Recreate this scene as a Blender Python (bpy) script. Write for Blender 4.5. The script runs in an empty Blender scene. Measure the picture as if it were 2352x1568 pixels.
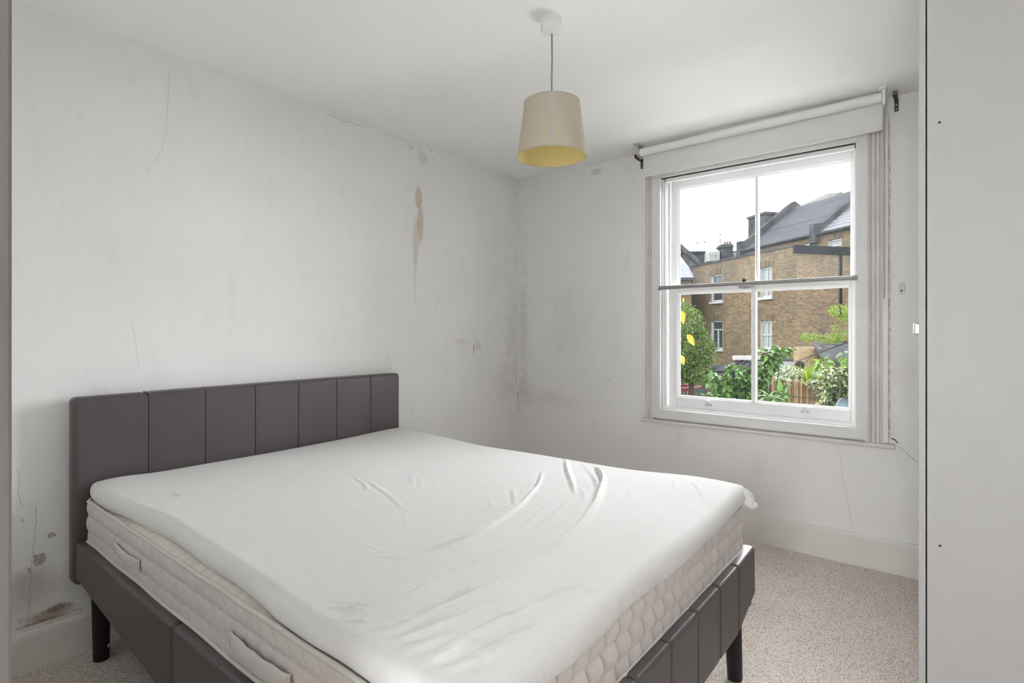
import bpy, bmesh, math, random
import numpy as np
from mathutils import Vector, Matrix

random.seed(7)
np.random.seed(7)
S = bpy.context.scene
COL = S.collection

# ------------------------------------------------------------------ camera, sky, exposure
CAM = Vector((2.666, 0.0, 1.246))
YAW = math.radians(38.7)
FPX, CX, HY = 1252.0, 1176.0, 759.0
cd = bpy.data.cameras.new('camera')
cam = bpy.data.objects.new('camera', cd)
COL.objects.link(cam)
cam.location = CAM
cam.rotation_euler = (math.pi / 2, 0, YAW)
cd.sensor_width = 36.0
cd.lens = 36.0 * FPX / 2352.0
cd.shift_y = -(784.0 - HY) / 2352.0
cd.clip_start = 0.01
cd.clip_end = 600
S.camera = cam

SKY = 14.0
w = bpy.data.worlds.new('overcast_sky')
S.world = w
w.use_nodes = True
bg = w.node_tree.nodes['Background']
bg.inputs[0].default_value = (0.958, 0.971, 0.998, 1)
bg.inputs[1].default_value = SKY

S.view_settings.view_transform = 'Standard'
S.view_settings.look = 'None'
S.view_settings.gamma = 1.0
S.view_settings.use_curve_mapping = False
S.view_settings.exposure = 0.80
S.cycles.max_bounces = 9
S.cycles.diffuse_bounces = 7
S.cycles.use_adaptive_sampling = True
S.cycles.adaptive_threshold = 0.12
S.cycles.transparent_max_bounces = 16
S.cycles.caustics_reflective = False
S.cycles.caustics_refractive = False

def portal(name, loc, rot, sx, sy):
    l = bpy.data.lights.new(name, 'AREA'); l.shape = 'RECTANGLE'; l.size = sx; l.size_y = sy; l.cycles.is_portal = True
    o = bpy.data.objects.new(name, l); COL.objects.link(o); o.location = loc; o.rotation_euler = rot
portal('daylight_portal_sash', (1.74, 3.66, 1.49), (-math.pi / 2, 0, 0), 1.12, 1.56)      # sampling guides for the sky seen through the sash window and the added one
portal('daylight_portal_near', (2.60, -2.26, 1.45), (math.pi / 2, 0, 0), 0.92, 1.52)
# ------------------------------------------------------------------ points in the place
Rv = Vector((math.cos(YAW), math.sin(YAW), 0))
Fv = Vector((-math.sin(YAW), math.cos(YAW), 0))
def ray(px, py): return Fv + Rv * ((px - CX) / FPX) + Vector((0, 0, (HY - py) / FPX))
def on_y(px, py, y): d = ray(px, py); return CAM + d * ((y - CAM.y) / d.y)
def on_x(px, py, x): d = ray(px, py); return CAM + d * ((x - CAM.x) / d.x)
def on_z(px, py, z): d = ray(px, py); return CAM + d * ((z - CAM.z) / d.z)
def at(px, py, t): return CAM + ray(px, py) * t

# ------------------------------------------------------------------ materials
def newmat(name):
    m = bpy.data.materials.new(name); m.use_nodes = True
    nt = m.node_tree
    return m, nt, nt.nodes['Principled BSDF'], nt.nodes['Material Output']
def N(nt, t, **kw):
    n = nt.nodes.new(t)
    for k, v in kw.items(): setattr(n, k, v)
    return n
def ramp(nt, fac, stops):
    r = N(nt, 'ShaderNodeValToRGB')
    e = r.color_ramp.elements
    while len(e) < len(stops): e.new(0.5)
    for i, (p, c) in enumerate(stops):
        e[i].position = p; e[i].color = (*c, 1) if len(c) == 3 else c
    nt.links.new(fac, r.inputs[0])
    return r.outputs[0]
def noise(nt, vec, scale, detail=3, rough=0.5):
    n = N(nt, 'ShaderNodeTexNoise')
    n.inputs['Scale'].default_value = scale; n.inputs['Detail'].default_value = detail
    n.inputs['Roughness'].default_value = rough
    if vec is not None: nt.links.new(vec, n.inputs['Vector'])
    return n.outputs['Fac']
def coord(nt, which='Object', scale=None, loc=None):
    tc = N(nt, 'ShaderNodeTexCoord'); o = tc.outputs[which]
    if scale or loc:
        mp = N(nt, 'ShaderNodeMapping')
        if scale: mp.inputs['Scale'].default_value = scale
        if loc: mp.inputs['Location'].default_value = loc
        nt.links.new(o, mp.inputs['Vector']); o = mp.outputs[0]
    return o
def bump(nt, b, height, strength, dist=0.002):
    n = N(nt, 'ShaderNodeBump'); n.inputs['Strength'].default_value = strength
    n.inputs['Distance'].default_value = dist
    nt.links.new(height, n.inputs['Height']); nt.links.new(n.outputs[0], b.inputs['Normal'])
def mat(name, col, rough=0.6, metal=0.0, var=0.0, vscale=8, bmp=0.0, bscale=60, spec=0.5, bdist=0.002):
    m, nt, b, o = newmat(name)
    b.inputs['Roughness'].default_value = rough; b.inputs['Metallic'].default_value = metal
    b.inputs['Specular IOR Level'].default_value = spec
    b.inputs['Base Color'].default_value = (*col, 1)
    co = coord(nt)
    if var:
        c0 = tuple(max(0, c * (1 - var)) for c in col); c1 = tuple(min(1, c * (1 + var)) for c in col)
        nt.links.new(ramp(nt, noise(nt, co, vscale, 4), [(0.3, c0), (0.7, c1)]), b.inputs['Base Color'])
    if bmp: bump(nt, b, noise(nt, co, bscale, 1), bmp, bdist)
    return m
def math_(nt, op, a, b=None, c=None, clamp=False):
    n = N(nt, 'ShaderNodeMath', operation=op); n.use_clamp = clamp
    for i, v in enumerate((a, b, c)):
        if v is None: continue
        if isinstance(v, (int, float)): n.inputs[i].default_value = v
        else: nt.links.new(v, n.inputs[i])
    return n.outputs[0]
def mixc(nt, fac, a, b):
    n = N(nt, 'ShaderNodeMix', data_type='RGBA')
    if isinstance(fac, (int, float)): n.inputs[0].default_value = fac
    else: nt.links.new(fac, n.inputs[0])
    for i, v in ((6, a), (7, b)):
        if isinstance(v, tuple): n.inputs[i].default_value = (*v, 1)
        else: nt.links.new(v, n.inputs[i])
    return n.outputs[2]

_NZ = {}; KEEP = []
def shared_coord(nt):
    if (id(nt), 'c') not in _NZ: _NZ[(id(nt), 'c')] = coord(nt)
    return _NZ[(id(nt), 'c')]
def shared_noise(nt, sc):
    k = (id(nt), sc)
    if k not in _NZ: _NZ[k] = noise(nt, shared_coord(nt), sc, 2, 0.6)
    return _NZ[k]
def blob(nt, axes, cu, cv, ru, rv, soft=0.5, wob=0.35, ns=30, top=1.0):
    """0..top mask of a ragged elliptical stain on the plane of two axes"""
    co = shared_coord(nt)
    vm = N(nt, 'ShaderNodeVectorMath', operation='MULTIPLY_ADD'); nt.links.new(co, vm.inputs[0])
    sc = [0, 0, 0]; of = [0, 0, 0]
    sc[axes[0]], of[axes[0]] = 1 / ru, -cu / ru; sc[axes[1]], of[axes[1]] = 1 / rv, -cv / rv
    vm.inputs[1].default_value = sc; vm.inputs[2].default_value = of
    ln = N(nt, 'ShaderNodeVectorMath', operation='LENGTH'); nt.links.new(vm.outputs[0], ln.inputs[0])
    d = math_(nt, 'MULTIPLY_ADD', shared_noise(nt, 12 if ns < 16 else (26 if ns < 36 else 48)), wob * 2, ln.outputs['Value'])
    mr = N(nt, 'ShaderNodeMapRange'); mr.interpolation_type = 'SMOOTHSTEP'
    nt.links.new(d, mr.inputs[0])
    mr.inputs[1].default_value = 1.0 + wob; mr.inputs[2].default_value = 1.0 + wob - soft
    mr.inputs[3].default_value = 0.0; mr.inputs[4].default_value = top
    return mr.outputs[0]

PAINT = (0.875, 0.872, 0.862)
def wall_mat(name, stains, axis):
    """old white emulsion with the stains that are on that wall: (u, z, ru, rz, colour, strength, soft, wobble, noise scale)"""
    m, nt, b, o = newmat(name); KEEP.append(nt)
    b.inputs['Roughness'].default_value = 0.75
    b.inputs['Specular IOR Level'].default_value = 0.25
    co = coord(nt)
    base = ramp(nt, noise(nt, co, 1.6, 3, 0.55), [(0.25, tuple(c * 0.955 for c in PAINT)), (0.62, PAINT)])
    sm = noise(nt, coord(nt, scale=(6, 6, 2.2)), 2.0, 3, 0.65)
    base = mixc(nt, math_(nt, 'MULTIPLY', math_(nt, 'SUBTRACT', sm, 0.56, clamp=True), 0.7), base, (0.55, 0.54, 0.52))
    for (u, z, ru, rz, c, st, soft, wob, ns) in stains:
        base = mixc(nt, blob(nt, (axis, 2), u, z, ru, rz, soft, wob, ns, st), base, c)
    nt.links.new(base, b.inputs['Base Color'])
    h = math_(nt, 'ADD', noise(nt, co, 5, 1), math_(nt, 'MULTIPLY', noise(nt, co, 90, 0), 0.12))
    bump(nt, b, h, 0.25, 0.006)
    return m

BROWN = (0.52, 0.40, 0.27); GREYM = (0.42, 0.39, 0.35); OCHRE = (0.38, 0.27, 0.15); DARKM = (0.16, 0.13, 0.10)
M_WALL_L = wall_mat('paint_left_wall', [
    (2.365, 2.10, 0.035, 0.075, BROWN, 0.55, 0.25, 0.25, 22),
    (2.378, 1.94, 0.035, 0.17, BROWN, 0.58, 0.5, 0.3, 18),
    (2.340, 1.82, 0.035, 0.20, BROWN, 0.36, 0.6, 0.25, 14),
    (2.335, 1.60, 0.018, 0.25, GREYM, 0.25, 0.8, 0.3, 14),
    (2.40, 2.37, 0.06, 0.06, GREYM, 0.25, 0.6, 0.35, 20),
    (2.30, 2.41, 0.03, 0.025, GREYM, 0.2, 0.6, 0.3, 20),
    (2.93, 1.13, 0.06, 0.04, GREYM, 0.35, 0.8, 0.7, 40),
    (2.75, 1.17, 0.10, 0.03, BROWN, 0.25, 0.9, 0.9, 45),
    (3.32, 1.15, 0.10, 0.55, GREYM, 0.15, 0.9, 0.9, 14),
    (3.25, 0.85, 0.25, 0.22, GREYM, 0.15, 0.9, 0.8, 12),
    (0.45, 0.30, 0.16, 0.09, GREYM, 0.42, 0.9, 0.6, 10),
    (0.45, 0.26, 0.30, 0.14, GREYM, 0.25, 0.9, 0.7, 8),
    (0.515, 0.165, 0.10, 0.035, OCHRE, 0.75, 0.7, 0.55, 32),
    (0.545, 0.185, 0.055, 0.018, DARKM, 0.7, 0.7, 0.7, 60),
    (0.49, 0.150, 0.09, 0.010, DARKM, 0.6, 0.7, 0.7, 60),
], 1)
M_WALL_B = wall_mat('paint_window_wall', [
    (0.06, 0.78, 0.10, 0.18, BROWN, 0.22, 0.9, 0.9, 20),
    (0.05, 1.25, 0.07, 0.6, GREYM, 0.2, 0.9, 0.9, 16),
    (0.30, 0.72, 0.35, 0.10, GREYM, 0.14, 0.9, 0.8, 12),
    (0.72, 1.05, 0.03, 0.04, (0.93, 0.92, 0.9), 0.4, 0.4, 0.5, 30),
    (0.45, 1.3, 0.3, 0.35, GREYM, 0.10, 0.9, 0.8, 8),
    (0.70, 2.38, 0.05, 0.03, GREYM, 0.35, 0.4, 0.6, 30),
    (2.50, 1.0, 0.06, 0.25, BROWN, 0.10, 0.9, 0.6, 10),
], 0)
M_WALL = wall_mat('paint_plain_wall', [], 0)
M_CEIL = mat('paint_ceiling', (0.905, 0.903, 0.896), 0.8, var=0.01, vscale=2, spec=0.2)
M_TRIM = mat('gloss_trim', (0.80, 0.775, 0.735), 0.42, var=0.04, vscale=6, bmp=0.06, bscale=25)
M_ARCH = mat('old_cream_gloss', (0.77, 0.735, 0.695), 0.45, var=0.06, vscale=9, bmp=0.06, bscale=25)
M_SASH = mat('white_sash_paint', (0.84, 0.84, 0.835), 0.38, var=0.02, vscale=9, bmp=0.05, bscale=30)
M_FRAMEW = mat('white_frame_paint', (0.77, 0.77, 0.76), 0.45, var=0.02, vscale=9)
M_ALU = mat('grey_aluminium', (0.30, 0.295, 0.29), 0.42, metal=0.3)
M_ZINC = mat('satin_zinc', (0.62, 0.63, 0.64), 0.35, metal=0.6)
M_CHROME = mat('chrome', (0.85, 0.85, 0.85), 0.12, metal=1.0)
M_BRONZE = mat('bronze_metal', (0.10, 0.075, 0.055), 0.4, metal=0.6)
M_BLACK = mat('black_gap', (0.015, 0.013, 0.012), 0.8)
M_CRACK = mat('crack_dark', (0.34, 0.32, 0.295), 0.9)
M_CRACK2 = mat('crack_faint', (0.50, 0.49, 0.47), 0.9)
M_PLASTER = mat('bare_plaster', (0.50, 0.475, 0.44), 0.95, var=0.2, vscale=60, bmp=0.8, bscale=120)
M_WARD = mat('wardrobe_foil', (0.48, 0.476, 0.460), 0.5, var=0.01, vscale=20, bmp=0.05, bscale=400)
M_PLASTIC = mat('white_plastic', (0.85, 0.85, 0.84), 0.3)
M_BLINDF = mat('blind_fabric', (0.74, 0.73, 0.705), 0.8, var=0.02, vscale=30, bmp=0.1, bscale=500)
M_CORD = mat('cord_flex', (0.30, 0.285, 0.26), 0.6)

def leather():
    m, nt, b, o = newmat('brown_grey_faux_leather')
    b.inputs['Roughness'].default_value = 0.42
    b.inputs['Specular IOR Level'].default_value = 0.45
    co = coord(nt)
    nt.links.new(ramp(nt, noise(nt, co, 3, 4), [(0.3, (0.080, 0.068, 0.068)), (0.7, (0.094, 0.080, 0.080))]), b.inputs['Base Color'])
    v = N(nt, 'ShaderNodeTexVoronoi'); v.inputs['Scale'].default_value = 420; nt.links.new(co, v.inputs['Vector'])
    h = math_(nt, 'ADD', v.outputs['Distance'], math_(nt, 'MULTIPLY', noise(nt, co, 6, 3), 6))
    bump(nt, b, h, 0.18, 0.001)
    return m
M_LEATHER = leather()
M_LEG = mat('black_lacquered_wood', (0.014, 0.011, 0.011), 0.5, spec=0.3)

def fabric(name, c0, c1, weave=700, bst=0.25, rough=0.9):
    m, nt, b, o = newmat(name)
    b.inputs['Roughness'].default_value = rough
    b.inputs['Specular IOR Level'].default_value = 0.15
    try: b.inputs['Sheen Weight'].default_value = 0.15
    except Exception: pass
    co = coord(nt)
    nt.links.new(ramp(nt, noise(nt, co, 14, 3, 0.7), [(0.3, c0), (0.7, c1)]), b.inputs['Base Color'])
    h = math_(nt, 'ADD', noise(nt, co, weave, 0), math_(nt, 'MULTIPLY', noise(nt, co, 35, 2, 0.65), 1.2))
    bump(nt, b, h, bst, 0.0025)
    return m
def sheet_mat():
    m = fabric('white_jersey_sheet', (0.735, 0.727, 0.715), (0.755, 0.747, 0.735), 600, 0.30)
    nt = m.node_tree; b = nt.nodes['Principled BSDF']
    src = b.inputs['Base Color'].links[0].from_socket
    p = on_z(405, 1135, 0.667)
    f = blob(nt, (0, 1), p.x - 1.1, p.y - 1.35, 0.040, 0.011, 0.3, 0.1, 30)
    nt.links.new(mixc(nt, math_(nt, 'MULTIPLY', f, 0.45), src, (0.5, 0.49, 0.47)), b.inputs['Base Color'])
    return m
M_SHEET = sheet_mat()
M_BORDER = fabric('taupe_mattress_ticking', (0.61, 0.562, 0.535), (0.66, 0.61, 0.585), 500, 0.3)
M_CREAM = fabric('cream_mattress_top', (0.88, 0.85, 0.775), (0.92, 0.89, 0.82), 500, 0.2)
M_PIPE = fabric('pale_piping', (0.60, 0.57, 0.53), (0.66, 0.63, 0.59), 500, 0.2)
M_THREAD = mat('pale_thread', (0.68, 0.65, 0.62), 0.9)

def carpet():
    m, nt, b, o = newmat('beige_loop_carpet')
    b.inputs['Roughness'].default_value = 1.0
    b.inputs['Specular IOR Level'].default_value = 0.05
    co = coord(nt, scale=(175, 135, 135))
    v = N(nt, 'ShaderNodeTexVoronoi'); v.inputs['Scale'].default_value = 1.0
    v.inputs['Randomness'].default_value = 0.75
    nt.links.new(co, v.inputs['Vector'])
    n1 = noise(nt, coord(nt), 3, 5)
    base = ramp(nt, n1, [(0.3, (0.80, 0.735, 0.68)), (0.7, (0.86, 0.80, 0.745))])
    dk = ramp(nt, v.outputs['Distance'], [(0.38, (1, 1, 1)), (0.80, (0.60, 0.545, 0.49))])
    mx = N(nt, 'ShaderNodeMix', data_type='RGBA', blend_type='MULTIPLY'); mx.inputs[0].default_value = 1
    nt.links.new(base, mx.inputs[6]); nt.links.new(dk, mx.inputs[7])
    fleck = math_(nt, 'GREATER_THAN', noise(nt, coord(nt, scale=(90, 60, 60)), 2.2, 2), 0.69)
    col = mixc(nt, math_(nt, 'MULTIPLY', fleck, 0.45), mx.outputs[2], (0.22, 0.17, 0.13))
    nt.links.new(col, b.inputs['Base Color'])
    inv = math_(nt, 'SUBTRACT', 1.0, v.outputs['Distance'])
    bump(nt, b, inv, 0.5, 0.004)
    return m
M_CARPET = carpet()

def glass(name, dirt):
    m = bpy.data.materials.new(name); m.use_nodes = True
    nt = m.node_tree; nt.nodes.clear()
    out = N(nt, 'ShaderNodeOutputMaterial')
    tr = N(nt, 'ShaderNodeBsdfTransparent'); tr.inputs[0].default_value = (0.97, 0.972, 0.97, 1)
    gl = N(nt, 'ShaderNodeBsdfGlossy'); gl.inputs['Roughness'].default_value = 0.02
    fr = N(nt, 'ShaderNodeFresnel'); fr.inputs[0].default_value = 1.45
    mx = N(nt, 'ShaderNodeMixShader')
    nt.links.new(math_(nt, 'MULTIPLY', fr.outputs[0], 0.8), mx.inputs[0])
    nt.links.new(tr.outputs[0], mx.inputs[1]); nt.links.new(gl.outputs[0], mx.inputs[2])
    last = mx
    if dirt:
        tl = N(nt, 'ShaderNodeBsdfTranslucent'); tl.inputs[0].default_value = (0.80, 0.90, 1.0, 1)
        co = coord(nt)
        a = ramp(nt, noise(nt, co, 3.5, 6, 0.7), [(0.35, (0, 0, 0)), (0.75, (1, 1, 1))])
        sp = ramp(nt, noise(nt, co, 160, 2), [(0.60, (0, 0, 0)), (0.72, (1, 1, 1))])
        f = math_(nt, 'ADD', math_(nt, 'MULTIPLY', a, dirt), math_(nt, 'MULTIPLY', sp, dirt * 0.8))
        f = math_(nt, 'ADD', f, dirt * 0.35)
        m2 = N(nt, 'ShaderNodeMixShader')
        nt.links.new(f, m2.inputs[0]); nt.links.new(last.outputs[0], m2.inputs[1]); nt.links.new(tl.outputs[0], m2.inputs[2])
        last = m2
    nt.links.new(last.outputs[0], out.inputs[0])
    return m
M_GLASS = glass('clear_window_glass', 0.0)
M_GLASS_D = glass('dusty_window_glass', 0.0045)

def translucent(name, col, tcol, fac, bscale=300):
    m = bpy.data.materials.new(name); m.use_nodes = True
    nt = m.node_tree; nt.nodes.clear()
    out = N(nt, 'ShaderNodeOutputMaterial')
    df = N(nt, 'ShaderNodeBsdfDiffuse'); df.inputs[0].default_value = (*col, 1)
    tl = N(nt, 'ShaderNodeBsdfTranslucent'); tl.inputs[0].default_value = (*tcol, 1)
    nz = noise(nt, coord(nt), bscale, 3)
    bn = N(nt, 'ShaderNodeBump'); bn.inputs['Strength'].default_value = 0.2; bn.inputs['Distance'].default_value = 0.001
    nt.links.new(nz, bn.inputs['Height']); nt.links.new(bn.outputs[0], df.inputs['Normal'])
    mx = N(nt, 'ShaderNodeMixShader'); mx.inputs[0].default_value = fac
    nt.links.new(df.outputs[0], mx.inputs[1]); nt.links.new(tl.outputs[0], mx.inputs[2])
    nt.links.new(mx.outputs[0], out.inputs[0])
    return m
M_SHADE = translucent('cream_lampshade_cloth', (0.66, 0.625, 0.55), (0.75, 0.66, 0.50), 0.3)
M_LINING = translucent('yellow_lampshade_lining', (0.88, 0.76, 0.36), (0.9, 0.8, 0.5), 0.35)

# ------------------------------------------------------------------ mesh helpers
class MB:
    def __init__(s): s.v = []; s.f = []; s.uv = {}
    def add(s, vs, fs):
        o = len(s.v); s.v += [tuple(v) for v in vs]; s.f += [tuple(i + o for i in f) for f in fs]
    def box(s, a, b):
        x0, y0, z0 = [min(p, q) for p, q in zip(a, b)]; x1, y1, z1 = [max(p, q) for p, q in zip(a, b)]
        s.hexa([(x0, y0, z0), (x1, y0, z0), (x1, y1, z0), (x0, y1, z0), (x0, y0, z1), (x1, y0, z1), (x1, y1, z1), (x0, y1, z1)])
    def hexa(s, v):
        s.add(v, [(0, 3, 2, 1), (4, 5, 6, 7), (0, 1, 5, 4), (1, 2, 6, 5), (2, 3, 7, 6), (3, 0, 4, 7)])
    def rhexa(s, v, r, seg=3):
        bm = bmesh.new()
        vs = [bm.verts.new(p) for p in v]
        for f in [(0, 3, 2, 1), (4, 5, 6, 7), (0, 1, 5, 4), (1, 2, 6, 5), (2, 3, 7, 6), (3, 0, 4, 7)]: bm.faces.new([vs[i] for i in f])
        bmesh.ops.bevel(bm, geom=bm.edges[:], offset=r, segments=seg, profile=0.5, affect='EDGES', clamp_overlap=True)
        bm.verts.index_update()
        s.add([w_.co[:] for w_ in bm.verts], [[q.index for q in f.verts] for f in bm.faces])
        bm.free()
    def rbox(s, a, b, r, seg=3):
        x0, y0, z0 = [min(p, q) for p, q in zip(a, b)]; x1, y1, z1 = [max(p, q) for p, q in zip(a, b)]
        s.rhexa([(x0, y0, z0), (x1, y0, z0), (x1, y1, z0), (x0, y1, z0), (x0, y0, z1), (x1, y0, z1), (x1, y1, z1), (x0, y1, z1)], r, seg)
    def tube(s, pts, r, n=8, closed=False, caps=True):
        pts = [Vector(p) for p in pts]; k = len(pts)
        rr = r if isinstance(r, (list, tuple)) else [r] * k
        rings = []; up = None
        for i, p in enumerate(pts):
            a = pts[(i - 1) % k] if (closed or i > 0) else p
            b = pts[(i + 1) % k] if (closed or i < k - 1) else p
            t = (b - a).normalized()
            if up is None:
                up = Vector((0, 0, 1)) if abs(t.z) < 0.9 else Vector((1, 0, 0))
            x = up.cross(t)
            if x.length < 1e-6: x = Vector((1, 0, 0)).cross(t)
            x.normalize(); y = t.cross(x).normalized(); up = y
            rings.append([p + (x * math.cos(q) + y * math.sin(q)) * rr[i] for q in [2 * math.pi * j / n for j in range(n)]])
        vs = [q for r_ in rings for q in r_]; fs = []
        for i in range(k if closed else k - 1):
            i2 = (i + 1) % k
            for j in range(n):
                fs.append((i * n + j, i * n + (j + 1) % n, i2 * n + (j + 1) % n, i2 * n + j))
        if caps and not closed:
            fs.append(tuple(range(n))[::-1]); fs.append(tuple((k - 1) * n + j for j in range(n)))
        s.add(vs, fs)
    def lathe(s, prof, c, n=32, axis='z'):
        vs = []; fs = []; k = len(prof)
        for (r, z) in prof:
            for j in range(n):
                a = 2 * math.pi * j / n
                p = (r * math.cos(a), r * math.sin(a), z)
                if axis == 'y': p = (p[0], p[2], p[1])
                if axis == 'x': p = (p[2], p[0], p[1])
                vs.append((c[0] + p[0], c[1] + p[1], c[2] + p[2]))
        for i in range(k - 1):
            for j in range(n): fs.append((i * n + j, i * n + (j + 1) % n, (i + 1) * n + (j + 1) % n, (i + 1) * n + j))
        s.add(vs, fs)
    def prism(s, poly, d):
        """poly: planar list of points, d: extrusion vector"""
        k = len(poly); d = Vector(d)
        vs = [Vector(p) for p in poly] + [Vector(p) + d for p in poly]
        fs = [tuple(range(k))[::-1], tuple(range(k, 2 * k))] + [(i, (i + 1) % k, k + (i + 1) % k, k + i) for i in range(k)]
        s.add(vs, fs)
    def ball(s, c, r, n=8, m=5):
        prof = [(max(1e-5, r * math.sin(math.pi * i / m)), -r * math.cos(math.pi * i / m)) for i in range(m + 1)]
        s.lathe(prof, c, n)

def origin_of(o):
    v = Vector((0, 0, 0))
    while o is not None: v += o.location; o = o.parent
    return v
def obj(name, mb, material, parent=None, smooth=False, loc=None, angle=None):
    me = bpy.data.meshes.new(name)
    base = Vector(loc) if loc is not None else (origin_of(parent) if parent else Vector((0, 0, 0)))
    me.from_pydata([tuple(Vector(v) - base) for v in mb.v], [], mb.f)
    if mb.uv:
        ul = me.uv_layers.new(name='UVMap')
        for p in me.polygons:
            if p.index in mb.uv:
                for li, q in zip(p.loop_indices, mb.uv[p.index]): ul.data[li].uv = q
    me.materials.append(material)
    bm = bmesh.new(); bm.from_mesh(me); bmesh.ops.recalc_face_normals(bm, faces=bm.faces[:]); bm.to_mesh(me); bm.free()
    o = bpy.data.objects.new(name, me); COL.objects.link(o)
    if parent: o.parent = parent; o.location = base - origin_of(parent)
    else: o.location = base
    if smooth:
        me.shade_smooth()
        if angle: me.set_sharp_from_angle(angle=math.radians(angle))
        else:
            wn = o.modifiers.new('weighted_normal', 'WEIGHTED_NORMAL')
    return o
def thing(name, label, cat, loc, group=None):
    o = bpy.data.objects.new(name, None); COL.objects.link(o); o.location = loc
    o.empty_display_size = 0.05
    o['label'] = label; o['category'] = cat
    if group: o['group'] = group
    return o
def tag(o, label, cat, group=None):
    o['label'] = label; o['category'] = cat
    if group: o['group'] = group
    return o
def struct(o, label=None):
    o['kind'] = 'structure'
    if label: o['label'] = label
    return o
def one(*boxes):
    m = MB()
    for a, b in boxes: m.box(a, b)
    return m

# ------------------------------------------------------------------ room shell
YB = 3.416; H = 2.45; XR = 3.22; YN = 0.10; YF = -2.1
WX0, WX1, WZ0, WZ1 = 1.185, 2.292, 0.72, 2.27           # opening in the window wall

wl = struct(obj('wall_left', one(((-0.15, YF, 0), (0, YB + 0.3, H))), M_WALL_L), 'cracked and water-stained white plaster wall behind the headboard')
wb = struct(obj('wall_back', one(((-0.15, YB, 0), (WX0, YB + 0.22, H)), ((WX1, YB, 0), (XR + 0.15, YB + 0.22, H)),
                                 ((WX0, YB, 0), (WX1, YB + 0.22, WZ0)), ((WX0, YB, WZ1), (WX1, YB + 0.22, H))), M_WALL_B),
            'white plaster wall with the sash window')
VZ0, VZ1 = 0.70, 2.20; U0, U1 = 2.15, 3.05       # far end of the passage behind the viewer, with a window added for fill light
struct(obj('wall_right', one(((XR, YF - 0.15, 0), (XR + 0.15, YB + 0.3, H))), M_WALL))
zm = (VZ0 + VZ1) / 2
DX0 = 2.0                                                     # end of the partition at the picture's left edge
struct(obj('wall_partition', one(((0, YF, 0), (DX0 - 0.03, YN, H))), M_WALL))
struct(obj('wall_near', one(((-0.15, YF - 0.15, 0), (U0, YF, H)), ((U1, YF - 0.15, 0), (XR + 0.15, YF, H)), ((U0, YF - 0.15, 0), (U1, YF, VZ0)), ((U0, YF - 0.15, VZ1), (U1, YF, H))), M_WALL))
w2 = bpy.data.objects.new('fill_window', None); COL.objects.link(w2); w2.location = ((U0 + U1) / 2, YF - 0.08, VZ0)
struct(w2, 'tall window added out of view behind the viewer as fill light')
xm = (U0 + U1) / 2
q = MB()
for a, b in (((U0, VZ0), (U0 + 0.05, VZ1)), ((U1 - 0.05, VZ0), (U1, VZ1)), ((U0, VZ0), (U1, VZ0 + 0.07)), ((U0, VZ1 - 0.05), (U1, VZ1)), ((U0, zm - 0.02), (U1, zm + 0.02)), ((xm - 0.03, VZ0), (xm + 0.03, VZ1))):
    q.box((a[0], YF - 0.10, a[1]), (b[0], YF - 0.06, b[1]))
obj('sash_frame', q, M_SASH, w2)
for a, b in ((U0 + 0.05, xm), (xm, U1 - 0.05)):
    for c, d in ((VZ0 + 0.07, zm), (zm, VZ1 - 0.05)):
        q = MB(); q.box((a, YF - 0.082, c), (b, YF - 0.078, d)); obj('pane', q, M_GLASS, w2)
struct(obj('floor', one(((-0.15, YF - 0.15, -0.1), (XR + 0.15, YB + 0.22, 0))), M_CARPET), 'beige loop-pile carpet')
ce = struct(obj('ceiling', one(((-0.15, YF - 0.15, H), (XR + 0.15, YB + 0.3, H + 0.12))), M_CEIL), 'plain white ceiling')
# timber lining on the partition's end, its unlit look put into the colour
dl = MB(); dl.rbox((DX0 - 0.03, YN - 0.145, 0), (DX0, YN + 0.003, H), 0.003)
struct(obj('trim_1', dl, mat('shaded_lining', (0.19, 0.175, 0.165), 0.5, var=0.08, vscale=5), smooth=True), 'painted timber edge at the left side of the picture')

def skirting(a, b, depth, h, axis):
    m = MB()
    prof = [(0, 0), (depth, 0), (depth, h - 0.018), (depth * 0.92, h - 0.006), (depth * 0.82, h), (0, h)]
    if axis == 'y': poly = [(d, a, z) for d, z in prof]; m.prism(poly, (0, b - a, 0))
    else: poly = [(a, YB - d, z) for d, z in prof]; m.prism(poly, (b - a, 0, 0))
    return m
bl = struct(obj('baseboard_left', skirting(YN, YB, 0.050, 0.148, 'y'), M_TRIM), 'cream gloss skirting board below the headboard wall')
bb = struct(obj('baseboard_back', skirting(0.05, XR, 0.018, 0.168, 'x'), M_TRIM), 'cream gloss skirting board below the window')
m = MB(); p = on_x(150, 1503, 0.050)
m.lathe([(0.0001, 0.0035), (0.005, 0.003), (0.007, 0)], (p.x, p.y, p.z), 12, 'x'); obj('nail_head', m, M_TRIM, bl, True)
m = MB(); p = on_y(2072, 1290, YB - 0.018)
m.lathe([(0.0001, -0.003), (0.005, -0.0025), (0.007, 0)], (p.x, p.y, p.z), 12, 'y'); obj('nail_head', m, M_TRIM, bb, True)

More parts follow.
